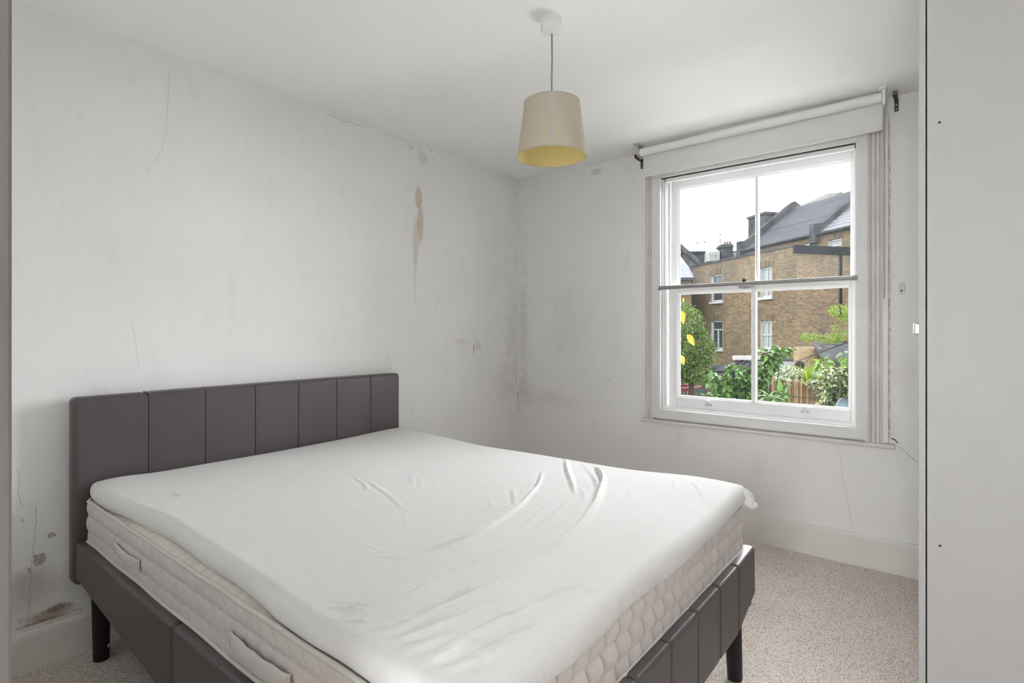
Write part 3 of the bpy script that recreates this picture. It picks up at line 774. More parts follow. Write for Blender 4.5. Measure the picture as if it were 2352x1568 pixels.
for (lx, ly, dx, dy) in ((0.155, 0.640, 0, 0), (2.055, 0.66, 0.012, -0.01), (0.155, 2.04, 0, 0.01), (2.056, 2.018, 0.012, 0.006)):
    m = MB(); m.tube([(lx, ly, 0.40), (lx + dx * 0.2, ly + dy * 0.2, 0.30), (lx + dx, ly + dy, 0.004), (lx + dx, ly + dy, 0.0)], [0.034, 0.032, 0.0255, 0.0245], 24)
    lg = obj('leg', m, M_LEG, bed, True, angle=40)
    if lx < 1 and ly < 1:
        p = CAM - Vector((lx, ly, 0.055)); p.z = 0; p.normalize(); p = Matrix.Rotation(0.95, 3, 'Z') @ p
        m = MB(); c = Vector((lx, ly, 0.052)) + p * 0.0262
        m.ball(c, 0.0055, 12, 6); obj('screw', m, M_ZINC, lg, True)

# ------------------------------------------------------------------ mattress
MX0, MX1, MY0, MY1 = 0.108, 2.078, 0.606, 2.100
MZ0, MZ1 = 0.421, 0.603
mt = thing('mattress', 'deep taupe quilted mattress with cream top and piping', 'mattress', (1.1, 1.35, MZ0))
def perim(x0, x1, y0, y1, r, step):
    """points and outward normals round a rounded rectangle; (x, y, nx, ny, side, run)"""
    out = []
    def line(ax, ay, bx, by, nx, ny, sd):
        L = math.hypot(bx - ax, by - ay); n = max(2, int(L / step))
        for i in range(n): out.append((ax + (bx - ax) * i / n, ay + (by - ay) * i / n, nx, ny, sd))
    def arc(cx_, cy_, a0, sd):
        n = 8
        for i in range(n):
            a_ = a0 + math.pi / 2 * i / n; out.append((cx_ + r * math.cos(a_), cy_ + r * math.sin(a_), math.cos(a_), math.sin(a_), sd))
    line(x0 + r, y0, x1 - r, y0, 0, -1, 0); arc(x1 - r, y0 + r, -math.pi / 2, 1)
    line(x1, y0 + r, x1, y1 - r, 1, 0, 1); arc(x1 - r, y1 - r, 0, 1)
    line(x1 - r, y1, x0 + r, y1, 0, 1, 2); arc(x0 + r, y1 - r, math.pi / 2, 3)
    line(x0, y1 - r, x0, y0 + r, -1, 0, 3); arc(x0 + r, y0 + r, math.pi, 3)
    return out
P = perim(MX0, MX1, MY0, MY1, 0.035, 0.0036)
K = len(P)
run = [0.0]
for i in range(1, K): run.append(run[-1] + math.hypot(P[i][0] - P[i - 1][0], P[i][1] - P[i - 1][1]))
rows = [0.421, 0.494, 0.551, 0.603]
NZ = 45
m = MB(); vs = []
rs = np.random.RandomState(3); wob = rs.uniform(-1, 1, 400)
for kz in range(NZ):
    z = MZ0 + (MZ1 - MZ0) * kz / (NZ - 1)
    for i in range(K):
        x, y, nx, ny, sd = P[i]; s = run[i]
        rr = 0 if z < rows[1] else (1 if z < rows[2] else 2)
        v = min(1, max(0, (z - rows[rr]) / (rows[rr + 1] - rows[rr])))
        bul = (0.008, 0.007, 0.005)[2 - rr] * (math.sin(math.pi * v) ** 0.55 if 0 < v < 1 else 0)
        if sd in (1,):
            wdt = 0.062; ph = s / wdt + 0.10 * math.sin(z * 55 + rr * 2.0) + 0.10 * math.sin(s * 9)
            dep = 0.008
        elif rr == 2:
            wdt = 0.060; ph = s / wdt + 0.55 * v * v; dep = 0.0045
        else:
            wdt = 0.058; ph = s / wdt + rr * 0.5 + 0.05 * math.sin(z * 60 + s * 7); dep = 0.0055
        c = abs(math.sin(math.pi * ph))
        cell = int(ph) % 400
        d = bul * (0.75 + 0.25 * c) - dep * (1 - c ** 0.25) * (0.35 + 0.65 * math.sin(math.pi * v) if 0 < v < 1 else 0.2) + 0.0012 * wob[(cell * 3 + rr) % 400] * c
        if sd == 1: d = bul * 0.8 + 0.0075 * (ph % 1.0 - 0.5) * (0.45 + 0.55 * math.sin(math.pi * v)) - 0.002 * (1 - c ** 0.25)
        d += 0.002 * math.sin(s * 2.6 + 1)
        if z < 0.462: d = d * max(0, (z - 0.440) / 0.022)
        vs.append((x + nx * d, y + ny * d, z))
fs = [(k * K + i, k * K + (i + 1) % K, (k + 1) * K + (i + 1) % K, (k + 1) * K + i) for k in range(NZ - 1) for i in range(K)]
fs.append(tuple(range(K))[::-1])
m.add(vs, fs); obj('quilted_border', m, M_BORDER, mt, True, angle=70)
# ribbed cream top
m = MB(); GX, GY = 340, 40; vs = []
for j in range(GY + 1):
    for i in range(GX + 1):
        x = MX0 + 0.003 + (MX1 - MX0 - 0.006) * i / GX; y = MY0 + 0.003 + (MY1 - MY0 - 0.006) * j / GY
        c = abs(math.sin(math.pi * (x + 0.12 * (y - MY0)) / 0.052)); e = min(1, min(y - MY0, MY1 - y) / 0.05)
        vs.append((x, y, MZ1 - 0.012 + 0.006 * e + 0.009 * c ** 0.4 - 0.003))
m.add(vs, [(j * (GX + 1) + i, j * (GX + 1) + i + 1, (j + 1) * (GX + 1) + i + 1, (j + 1) * (GX + 1) + i) for j in range(GY) for i in range(GX)])
obj('top_panel', m, M_CREAM, mt, True, angle=80)
PP = P[::4]
m = MB(); m.tube([(x + nx * 0.002, y + ny * 0.002, MZ1 + 0.0005 + 0.0012 * math.sin(i * 0.35)) for i, (x, y, nx, ny, sd) in enumerate(PP)], 0.0062, 8, closed=True); obj('top_piping', m, M_PIPE, mt, True)
m = MB(); m.tube([(x + nx * 0.005, y + ny * 0.005, MZ0 + 0.034 + 0.002 * math.sin(i * 0.21)) for i, (x, y, nx, ny, sd) in enumerate(PP)], 0.0052, 8, closed=True); obj('bottom_piping', m, M_PIPE, mt, True)
# carry handles on the near side
for (x0, x1, za, zb2) in ((0.49, 0.715, 0.538, 0.500), (1.325, 1.60, 0.532, 0.488)):
    m = MB(); n_ = 24; vs = []
    for i in range(n_ + 1):
        t = i / n_; x = x0 + (x1 - x0) * t; sag = 0.004 * math.sin(math.pi * t) + 0.0015 * math.sin(t * 23)
        out = 0.010 + 0.005 * math.sin(math.pi * t) ** 0.7
        for z, dd in ((za - sag, 0.001), (za - sag - 0.004, 0.004), ((za + zb2) / 2, 0.004), (zb2 + 0.004 - sag * 0.4, 0.003), (zb2 - sag * 0.4, 0.0)):
            vs.append((x, MY0 - out - dd, z))
    m.add(vs, [(i * 5 + j, i * 5 + j + 1, i * 5 + j + 6, i * 5 + j + 5) for i in range(n_) for j in range(4)])
    h = obj('carry_handle', m, M_BORDER, mt, True, angle=60); md = h.modifiers.new('thickness', 'SOLIDIFY'); md.thickness = 0.004; md.offset = -1
    m = MB()
    for e0 in (x0 + 0.003, x1 - 0.045):
        y = MY0 - 0.0165
        c = [(e0, za - 0.004), (e0 + 0.042, za - 0.004), (e0 + 0.042, zb2 + 0.004), (e0, zb2 + 0.004)]
        for (p, q) in ((c[0], c[2]), (c[1], c[3]), (c[0], c[3]), (c[1], c[2]), (c[2], c[3])):
            m.tube([(p[0], y, p[1]), (q[0], y, q[1])], 0.0006, 5)
    obj('stitching', m, M_THREAD, h)['kind'] = 'stuff'

# ------------------------------------------------------------------ sheet over topper
def sheet():
    xs_e = [0.10, 0.25, 0.36, 0.52, 0.67, 0.80, 0.95, 1.13, 1.33, 1.51, 1.68, 1.84, 2.10]
    ye = [0.610, 0.606, 0.608, 0.618, 0.632, 0.640, 0.636, 0.628, 0.622, 0.610, 0.603, 0.600, 0.592]
    r = 0.032; hz = 0.034
    X0, X1 = 0.106, 2.096; Y1 = 2.108
    NX, NY = 560, 420
    u = np.linspace(0, 1, NX + 1); v = np.linspace(0, 1, NY + 1)
    x = X0 + r + (X1 - X0 - 2 * r) * u
    yn = np.interp(x, xs_e, ye) + r
    # soften the polyline
    ker = np.ones(25) / 25; yn = np.convolve(np.pad(yn, 12, mode='edge'), ker, 'valid')
    Xg = np.repeat(x[None, :], NY + 1, 0)
    Yg = yn[None, :] + (Y1 - r - yn[None, :]) * v[:, None]
    Z = np.full_like(Xg, 0.6645)
    def g(cx_, cy_, sx, sy, h): return h * np.exp(-((Xg - cx_) / sx) ** 2 - ((Yg - cy_) / sy) ** 2)
    Z += g(1.95, 2.05, 0.25, 0.20, 0.020) + g(0.18, 2.03, 0.32, 0.22, 0.012) + g(0.78, 2.10, 0.22, 0.25, -0.008) + g(0.12, 0.70, 0.15, 0.10, 0.010)
    Z += g(1.15, 1.35, 0.6, 0.45, -0.004) + g(1.9, 1.2, 0.2, 0.6, 0.004)
    Z += 0.0016 * np.sin(Xg * 7 + Yg * 3) * np.sin(Yg * 6 - Xg * 2)
    def zoom6(pts): return [(350 + a / 2.94, 1200 + b / 2.94) for a, b in pts]
    def zoom8(pts): return [(600 + a / 2.613, 1000 + b / 2.613) for a, b in pts]
    folds = [
        (zoom8([(1690, 190), (1680, 240), (1655, 300), (1610, 350), (1540, 420), (1440, 490), (1380, 530), (1290, 580), (1120, 640), (930, 700), (830, 750)]), 0.0075, 0.010),
        (zoom8([(1915, 150), (1990, 230), (2030, 300), (2020, 360), (1990, 430), (1930, 520), (1850, 600), (1770, 670), (1600, 780), (1450, 880), (1300, 970), (1000, 1090), (760, 1150), (520, 1185)]), 0.0120, 0.015),
        (zoom8([(2010, 180), (2050, 250), (2035, 330)]), 0.010, 0.010),
        (zoom8([(1430, 700), (1330, 740), (1200, 790), (1080, 850), (960, 910), (840, 970)]), 0.0060, 0.010),
        (zoom8([(1480, 840), (1270, 930), (1120, 1000), (900, 1090), (700, 1135), (520, 1155)]), 0.0065, 0.011),
        (zoom6([(1230, 735), (1400, 712), (1700, 640), (2100, 480), (2352, 390)]), 0.0055, 0.010),
        (zoom6([(1240, 790), (1420, 770), (1600, 740), (1900, 640), (2200, 505), (2400, 420)]), 0.0060, 0.010),
        (zoom6([(1330, 850), (1500, 825), (1750, 770), (2050, 660), (2352, 540), (2700, 400)]), 0.0062, 0.011),
        (zoom6([(1500, 925), (1680, 880), (1900, 805), (2200, 700), (2352, 620), (2800, 440)]), 0.0060, 0.011),
        (zoom6([(1700, 985), (1900, 930), (2100, 850), (2352, 720), (2700, 590)]), 0.0065, 0.012),
        (zoom6([(1900, 1040), (2150, 940), (2352, 860), (2600, 760)]), 0.0050, 0.012),
        (zoom6([(1180, 655), (1330, 648), (1500, 662)]), 0.0055, 0.009),
        (zoom8([(2100, 880), (1900, 940), (1700, 1020), (1550, 1090), (1350, 1180), (1100, 1290), (950, 1370)]), 0.0110, 0.020),
        (zoom8([(2200, 930), (2000, 1030), (1750, 1130), (1500, 1230), (1300, 1330)]), 0.0060, 0.022),
        (zoom8([(660, 1045), (520, 1030), (420, 1025), (300, 1045)]), 0.0075, 0.011),
        (zoom8([(650, 1112), (540, 1105), (460, 1100), (390, 1105)]), 0.0065, 0.010),
        (zoom8([(1828, 130), (1838, 200), (1868, 280), (1885, 350)]), 0.0050, 0.012),
        (zoom8([(1900, 300), (1940, 340), (1930, 390)]), 0.0040, 0.012),
        (zoom8([(1512, 310), (1527, 415)]), 0.0040, 0.010),
        (zoom8([(1370, 370), (1400, 430)]), 0.0020, 0.010),
        (zoom8([(560, 240), (620, 280), (640, 325)]), 0.0030, 0.010),
        (zoom8([(610, 245), (700, 300), (800, 375), (860, 440)]), 0.0026, 0.010),
        (zoom8([(905, 225), (915, 290)]), 0.0022, 0.012), (zoom8([(950, 230), (965, 310)]), 0.0022, 0.012),
        (zoom8([(858, 440), (866, 520)]), 0.0016, 0.006),
        (zoom8([(1960, 330), (1840, 400), (1700, 520), (1560, 600)]), 0.0028, 0.012),
        (zoom8([(1760, 380), (1650, 470), (1540, 590)]), 0.0024, 0.010),
        (zoom8([(620, 640), (780, 705)]), 0.0016, 0.007), (zoom8([(700, 712), (850, 725)]), 0.0018, 0.007),
        (zoom8([(1430, 715), (1380, 770), (1240, 830)]), 0.0022, 0.009),
        (zoom8([(780, 935), (960, 915)]), 0.0018, 0.008), (zoom8([(850, 980), (1000, 985)]), 0.0018, 0.008),
        (zoom8([(1100, 760), (1300, 700), (1500, 650), (1600, 640)]), 0.0020, 0.010),
        (zoom8([(2220, 300), (2210, 380)]), 0.0016, 0.010),
        ([(1545, 1105), (1552, 1122), (1545, 1128)], 0.0035, 0.007), ([(1590, 1115), (1610, 1135), (1625, 1165)], 0.0035, 0.009), ([(1600, 1105), (1608, 1118)], 0.003, 0.008),
        ([(1490, 1185), (1520, 1205), (1535, 1228)], 0.0014, 0.006),
    ]
    W = np.stack([Xg, Yg], -1)
    for pts, h, wd_ in folds:
        wd_ = wd_ * (0.78 if h > 0.0045 else 1.0)
        q = [on_z(a, b, 0.668) for a, b in pts]
        # catmull-rom resample
        qq = []
        n = len(q)
        for i in range(n - 1):
            p0, p1, p2, p3 = q[max(i - 1, 0)], q[i], q[i + 1], q[min(i + 2, n - 1)]
            for t in (0, 0.25, 0.5, 0.75):
                qq.append(0.5 * ((2 * p1) + (p2 - p0) * t + (2 * p0 - 5 * p1 + 4 * p2 - p3) * t * t + (3 * p1 - p0 - 3 * p2 + p3) * t ** 3))
        qq.append(q[-1]); k = len(qq)
        A = np.array([[p.x, p.y] for p in qq])
        lo = A.min(0) - wd_ * 5; hi = A.max(0) + wd_ * 5
        sel = np.where((Xg > lo[0]) & (Xg < hi[0]) & (Yg > lo[1]) & (Yg < hi[1]))
        Q = W[sel]
        best = np.full(len(Q), 9.0); side = np.zeros(len(Q)); par = np.zeros(len(Q))
        for i in range(k - 1):
            a, b = A[i], A[i + 1]; d = b - a; L2 = (d @ d) + 1e-12
            t = np.clip(((Q - a) @ d) / L2, 0, 1)
            c = a + t[:, None] * d; e = Q - c; dist = np.hypot(e[:, 0], e[:, 1])
            s = np.sign(d[0] * e[:, 1] - d[1] * e[:, 0])
            up = dist < best
            best[up] = dist[up]; side[up] = s[up]; par[up] = (i + t[up]) / (k - 1)
        sd_ = best * side
        env = np.clip(np.minimum(par, 1 - par) * 3.5, 0, 1); env = env * env * (3 - 2 * env)
        env = np.where((par <= 0) | (par >= 1), 0, env)
        prof = np.exp(-(sd_ / wd_) ** 2) - 0.55 * np.exp(-((sd_ + 1.5 * wd_) / (0.9 * wd_)) ** 2)
        mod = 0.85 + 0.15 * np.sin(par * 37 + h * 9000)
        inset = np.clip((Yg[sel] - np.interp(Xg[sel], x, yn)) / 0.07, 0, 1) * np.clip((X1 - r - Xg[sel]) / 0.05, 0, 1)
        inset = inset * inset * (3 - 2 * inset)
        Z[sel] += (1.7 if h > 0.0045 else 0.6) * h * env * prof * mod * inset
    # fine crinkles
    rs = np.random.RandomState(11)
    for _ in range(26):
        th = rs.uniform(-0.5, 0.9); kf = rs.uniform(60, 190); ph = rs.uniform(0, 6.28)
        cx_, cy_ = rs.uniform(0.5, 2.0), rs.uniform(0.7, 1.9)
        Z += 0.00010 * np.sin((Xg * math.cos(th + 1.57) + Yg * math.sin(th + 1.57)) * kf + ph) * np.exp(-((Xg - cx_) / 0.2) ** 2 - ((Yg - cy_) / 0.16) ** 2)
    vs = np.stack([Xg, Yg, Z], -1).reshape(-1, 3)
    idx = np.arange((NX + 1) * (NY + 1)).reshape(NY + 1, NX + 1)
    f = np.stack([idx[:-1, :-1], idx[:-1, 1:], idx[1:, 1:], idx[1:, :-1]], -1).reshape(-1, 4).tolist()
    loop = list(idx[0, :-1]) + list(idx[:-1, -1]) + list(idx[-1, :0:-1]) + list(idx[:0:-1, 0])
    n = len(loop)
    nrm = np.zeros((n, 2)); c1, c2, c3 = NX, NX + NY, 2 * NX + NY
    base = [(0, -1)] * NX + [(1, 0)] * NY + [(0, 1)] * NX + [(-1, 0)] * NY
    base = np.array(base, float)
    kk = 17
    pad = np.concatenate([base[-kk:], base, base[:kk]])
    for i in range(n): nrm[i] = pad[i:i + 2 * kk + 1].mean(0)
    nrm /= np.linalg.norm(nrm, axis=1)[:, None]
    P0 = vs[loop]
    allv = [vs]; prev = loop; off = len(vs)
    tt = np.arange(n)
    for k, phi in enumerate(np.radians([12, 26, 42, 58, 75, 92, 110, 128, 146, 162, 176])):
        foot = np.clip((P0[:, 0] - 1.9) / 0.12, 0, 1)
        hzz = hz * (1 + 0.22 * foot) * (1 + 0.05 * np.sin(tt * 0.05))
        rr = r * (1 + 0.10 * np.sin(tt * 0.031 + 1) + 0.02 * np.sin(tt * 0.13)) 
        crink = 0.00035 * np.sin(tt * 1.1 + 3 * np.sin(tt * 0.07)) * math.sin(phi) * (0.4 + 0.6 * foot)
        o_ = rr * math.sin(phi) + crink
        ring = np.stack([P0[:, 0] + nrm[:, 0] * o_, P0[:, 1] + nrm[:, 1] * o_, P0[:, 2] - hzz * (1 - math.cos(phi))], -1)
        allv.append(ring); cur = [off + i for i in range(n)]; off += n
        f += [(prev[i], prev[(i + 1) % n], cur[(i + 1) % n], cur[i]) for i in range(n)]
        prev = cur
    f.append(tuple(prev))
    m = MB(); m.v = [tuple(p) for p in np.concatenate(allv)]; m.f = f
    return m
sh_ = obj('fitted_sheet', sheet(), M_SHEET, None, True, loc=(1.1, 1.35, 0.60), angle=80)
tag(sh_, 'rumpled white fitted sheet stretched over the mattress topper', 'sheet')
# bunched fold hanging off the far foot corner
m = MB(); c = Vector((2.085, 2.085, 0.655))
for pts, rr in (([(-0.03, -0.035, 0.016), (0.0, -0.016, 0.006), (0.016, 0.0, -0.012), (0.022, 0.006, -0.034), (0.014, 0.01, -0.050)], [0.012, 0.018, 0.018, 0.015, 0.006]),
                ([(-0.01, -0.02, -0.02), (0.014, -0.008, -0.036), (0.030, 0.0, -0.046), (0.036, 0.004, -0.040), (0.038, 0.006, -0.030)], [0.010, 0.014, 0.013, 0.011, 0.005])):
    m.tube([c + Vector(p) for p in pts], rr, 12)
o = obj('corner_gather', m, M_SHEET, sh_, True); md = o.modifiers.new('soft', 'SUBSURF'); md.levels = md.render_levels = 2

# ================================================================== outside
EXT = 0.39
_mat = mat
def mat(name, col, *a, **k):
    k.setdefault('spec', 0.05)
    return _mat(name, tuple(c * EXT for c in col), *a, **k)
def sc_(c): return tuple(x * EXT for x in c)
def leaf_mat(name, c0, c1, tl=0.35, rough=0.45):
    m = bpy.data.materials.new(name); m.use_nodes = True
    nt = m.node_tree; nt.nodes.clear()
    out = N(nt, 'ShaderNodeOutputMaterial')
    ge = N(nt, 'ShaderNodeNewGeometry'); oi = N(nt, 'ShaderNodeObjectInfo')
    r = math_(nt, 'FRACT', math_(nt, 'ADD', ge.outputs['Random Per Island'], oi.outputs['Random']))
    col = ramp(nt, r, [(0.0, sc_(c0)), (1.0, sc_(c1))])
    pb = N(nt, 'ShaderNodeBsdfPrincipled'); pb.inputs['Roughness'].default_value = rough
    pb.inputs['Specular IOR Level'].default_value = 0.08
    nt.links.new(col, pb.inputs['Base Color'])
    t = N(nt, 'ShaderNodeBsdfTranslucent'); nt.links.new(col, t.inputs[0])
    mx = N(nt, 'ShaderNodeMixShader'); mx.inputs[0].default_value = tl
    nt.links.new(pb.outputs[0], mx.inputs[1]); nt.links.new(t.outputs[0], mx.inputs[2]); nt.links.new(mx.outputs[0], out.inputs[0])
    return m
def brick_mat(name, c1, c2, mortar, dirt):
    m, nt, b, o = newmat(name); b.inputs['Roughness'].default_value = 0.95; b.inputs['Specular IOR Level'].default_value = 0.1
    uv = coord(nt, 'UV')
    br = N(nt, 'ShaderNodeTexBrick'); br.inputs['Scale'].default_value = 1.0
    br.inputs['Brick Width'].default_value = 0.225; br.inputs['Row Height'].default_value = 0.085
    br.inputs['Mortar Size'].default_value = 0.010; br.inputs['Bias'].default_value = -0.1
    for k, c in (('Color1', c1), ('Color2', c2), ('Mortar', mortar)): br.inputs[k].default_value = (*sc_(c), 1)
    nt.links.new(uv, br.inputs['Vector'])
    big = ramp(nt, noise(nt, uv, 0.35, 6, 0.65), [(0.38, (0, 0, 0)), (0.66, (1, 1, 1))])
    col = mixc(nt, math_(nt, 'MULTIPLY', big, 0.6), br.outputs['Color'], sc_(dirt))
    fine = ramp(nt, noise(nt, uv, 9, 4, 0.7), [(0.3, (0.55, 0.55, 0.55)), (0.7, (1.25, 1.2, 1.1))])
    mx = N(nt, 'ShaderNodeMix', data_type='RGBA', blend_type='MULTIPLY'); mx.inputs[0].default_value = 1
    nt.links.new(col, mx.inputs[6]); nt.links.new(fine, mx.inputs[7]); nt.links.new(mx.outputs[2], b.inputs['Base Color'])
    bump(nt, b, br.outputs['Fac'], -0.6, 0.015)
    return m
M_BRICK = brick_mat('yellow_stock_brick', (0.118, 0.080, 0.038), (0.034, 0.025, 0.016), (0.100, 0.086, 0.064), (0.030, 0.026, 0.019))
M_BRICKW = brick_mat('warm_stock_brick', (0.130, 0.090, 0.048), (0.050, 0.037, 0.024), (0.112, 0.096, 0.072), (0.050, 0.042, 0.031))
def slate_mat(name, c0, c1, rough):
    m, nt, b, o = newmat(name); b.inputs['Roughness'].default_value = rough; b.inputs['Specular IOR Level'].default_value = 0.02
    uv = coord(nt, 'UV')
    br = N(nt, 'ShaderNodeTexBrick'); br.inputs['Scale'].default_value = 1.0; br.inputs['Brick Width'].default_value = 0.25
    br.inputs['Row Height'].default_value = 0.20; br.inputs['Mortar Size'].default_value = 0.006
    for k, c in (('Color1', c0), ('Color2', c1), ('Mortar', tuple(x * 0.3 for x in c0))): br.inputs[k].default_value = (*sc_(c), 1)
    nt.links.new(uv, br.inputs['Vector']); nt.links.new(br.outputs['Color'], b.inputs['Base Color'])
    return m
M_SLATE = slate_mat('blue_grey_slate', (0.040, 0.042, 0.050), (0.028, 0.030, 0.037), 0.8)
M_SLATEL = slate_mat('shiny_pale_slate', (0.105, 0.11, 0.12), (0.08, 0.085, 0.095), 0.5)  # roof shine put into a paler slate colour
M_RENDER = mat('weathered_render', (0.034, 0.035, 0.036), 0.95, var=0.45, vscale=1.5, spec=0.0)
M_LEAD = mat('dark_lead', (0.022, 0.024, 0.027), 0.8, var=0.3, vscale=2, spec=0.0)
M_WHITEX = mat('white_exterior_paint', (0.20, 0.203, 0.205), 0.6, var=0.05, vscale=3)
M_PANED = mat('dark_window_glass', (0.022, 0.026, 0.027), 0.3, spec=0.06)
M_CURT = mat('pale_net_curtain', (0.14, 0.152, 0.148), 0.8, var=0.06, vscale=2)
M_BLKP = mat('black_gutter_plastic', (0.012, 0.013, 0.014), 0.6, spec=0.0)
M_POT = mat('terracotta', (0.10, 0.045, 0.03), 0.8)
M_GRASS = mat('lawn', (0.03, 0.06, 0.015), 0.9, var=0.3, vscale=3)
M_BARK = mat('bark', (0.035, 0.026, 0.020), 0.9, var=0.3, vscale=20)
M_REED = None

struct(obj('ground', one(((-70, 4.2, -3.1), (60, 150, -3.0))), M_GRASS), 'garden ground outside')
struct(obj('bounce_yard', one(((-70, -60, -3.1), (60, 4.2, -3.0))), _mat('pale_bounce_ground', (0.68, 0.67, 0.65), 0.9, var=0.08, vscale=1)), 'unseen yard made pale to bounce light through the added window')  # out of view; kept pale as a bounce surface for the added window
fr0 = thing('bounce_roof', 'unseen pale slab added below the window to bounce daylight up', 'light reflector', (1.5, 4.6, -3))  # unseen block added under the sill to throw daylight onto the ceiling
obj('wall', one(((-1.5, 3.72, -3), (4.4, 5.5, 0.33))), mat('bounce_block_render', (0.25, 0.24, 0.22), 0.9), fr0)
obj('bounce_slab', one(((-1.6, 3.68, 0.33), (4.5, 5.6, 0.38))), _mat('pale_bounce_surface', (0.84, 0.84, 0.83), 0.8, var=0.03, vscale=3), fr0)
# local frame of the terrace opposite: s runs along its rear wall away to the left, w away to the right
TA = math.radians(-12.8)
O0 = at(1830, HY, 27.0); O0.z = 0
sA = Fv * math.cos(TA) + Rv * math.sin(TA)
wA = Fv * math.cos(TA + math.pi / 2) + Rv * math.sin(TA + math.pi / 2)
def T(s, w, z): return O0 + sA * s + wA * w + Vector((0, 0, z))
def tbox(m, s0, s1, w0, w1, z0, z1):
    m.hexa([T(s0, w0, z0), T(s1, w0, z0), T(s1, w1, z0), T(s0, w1, z0), T(s0, w0, z1), T(s1, w0, z1), T(s1, w1, z1), T(s0, w1, z1)])
def quv(m, pts, uvs):
    i = len(m.f); m.add(pts, [(0, 1, 2, 3)]); m.uv[i] = uvs
def wall_holes(m, P, u0, u1, z0, z1, holes, deep, uoff=0):
    """P(u, d, z): point on the wall at run u, depth d; holes (u0,u1,z0,z1)"""
    us_ = sorted({u0, u1, *[h[0] for h in holes], *[h[1] for h in holes]}); zs = sorted({z0, z1, *[h[2] for h in holes], *[h[3] for h in holes]})
    for a, b in zip(us_, us_[1:]):
        for c, d in zip(zs, zs[1:]):
            cu, cz = (a + b) / 2, (c + d) / 2
            if any(h[0] < cu < h[1] and h[2] < cz < h[3] for h in holes): continue
            quv(m, [P(a, 0, c), P(b, 0, c), P(b, 0, d), P(a, 0, d)], [(a + uoff, c), (b + uoff, c), (b + uoff, d), (a + uoff, d)])
    for h in holes:
        for (a, c, b, d) in ((h[0], h[2], h[0], h[3]), (h[1], h[2], h[1], h[3]), (h[0], h[3], h[1], h[3]), (h[0], h[2], h[1], h[2])):
            quv(m, [P(a, 0, c), P(b, 0, d), P(b, deep, d), P(a, deep, c)], [(a, c), (b, d), (b + deep, d), (a + deep, c)])
def t_window(bld, P, h, style, deep=0.14):
    """white sash with its panes set into hole h"""
    u0, u1, z0, z1 = h; m = MB()
    def bar(a, b, c, d, d0=deep - 0.06, d1=deep + 0.02): m.hexa([P(a, d0, c), P(b, d0, c), P(b, d1, c), P(a, d1, c), P(a, d0, d), P(b, d0, d), P(b, d1, d), P(a, d1, d)])
    f = 0.09
    bar(u0, u0 + f, z0, z1); bar(u1 - f, u1, z0, z1); bar(u0, u1, z1 - f, z1); bar(u0, u1, z0, z0 + f)
    zm = (z0 + z1) / 2 if style != 'casement' else z0 + (z1 - z0) * 0.68
    bar(u0, u1, zm - 0.035, zm + 0.035)
    um = (u0 + u1) / 2
    if style == 'four': bar(um - 0.025, um + 0.025, z0, z1)
    if style == 'casement': bar(um - 0.05, um + 0.05, z0, zm)
    bar(u0 - 0.10, u1 + 0.10, z0 - 0.14, z0, -0.12, deep)          # stone sill
    # white painted reveal
    bar(u0, u0 + 0.03, z0, z1, 0.005, deep); bar(u1 - 0.03, u1, z0, z1, 0.005, deep)
    wn2 = obj('window', m, M_WHITEX, bld)
    cols = [(u0 + f, u1 - f)] if style == 'plain' else [(u0 + f, um), (um, u1 - f)]
    for i, (c, d) in enumerate(((z0 + f, zm), (zm, z1 - f))):
        for a, b in (cols if not (style == 'casement' and i == 1) else [(u0 + f, u1 - f)]):
            q = MB(); q.hexa([P(a, deep - 0.01, c), P(b, deep - 0.01, c), P(b, deep + 0.01, c), P(a, deep + 0.01, c), P(a, deep - 0.01, d), P(b, deep - 0.01, d), P(b, deep + 0.01, d), P(a, deep + 0.01, d)])
            obj('pane', q, M_CURT if style == 'four' else M_PANED, wn2)
    return wn2
def t_arch(bld, P, h, mt):
    """segmental arch of upright bricks over a hole"""
    u0, u1, z0, z1 = h; m = MB(); n = 17
    for i in range(n):
        a = u0 - 0.10 + (u1 - u0 + 0.20) * i / n; b = u0 - 0.10 + (u1 - u0 + 0.20) * (i + 0.82) / n
        c = (a + b) / 2 - (u0 + u1) / 2; lift = 0.10 - 0.25 * c * c
        sk = c * 0.22
        k0 = len(m.f)
        m.hexa([P(a, -0.012, z1 + lift - 0.08), P(b, -0.012, z1 + lift - 0.08), P(b, 0.03, z1 + lift - 0.08), P(a, 0.03, z1 + lift - 0.08), P(a + sk, -0.012, z1 + lift + 0.24), P(b + sk, -0.012, z1 + lift + 0.24), P(b + sk, 0.03, z1 + lift + 0.24), P(a + sk, 0.03, z1 + lift + 0.24)])
        r_ = random.random() * 5
        for k in range(k0, len(m.f)): m.uv[k] = [(r_, r_ * 2)] * 4
    obj('brick_arch', m, mt, bld)['kind'] = 'stuff'

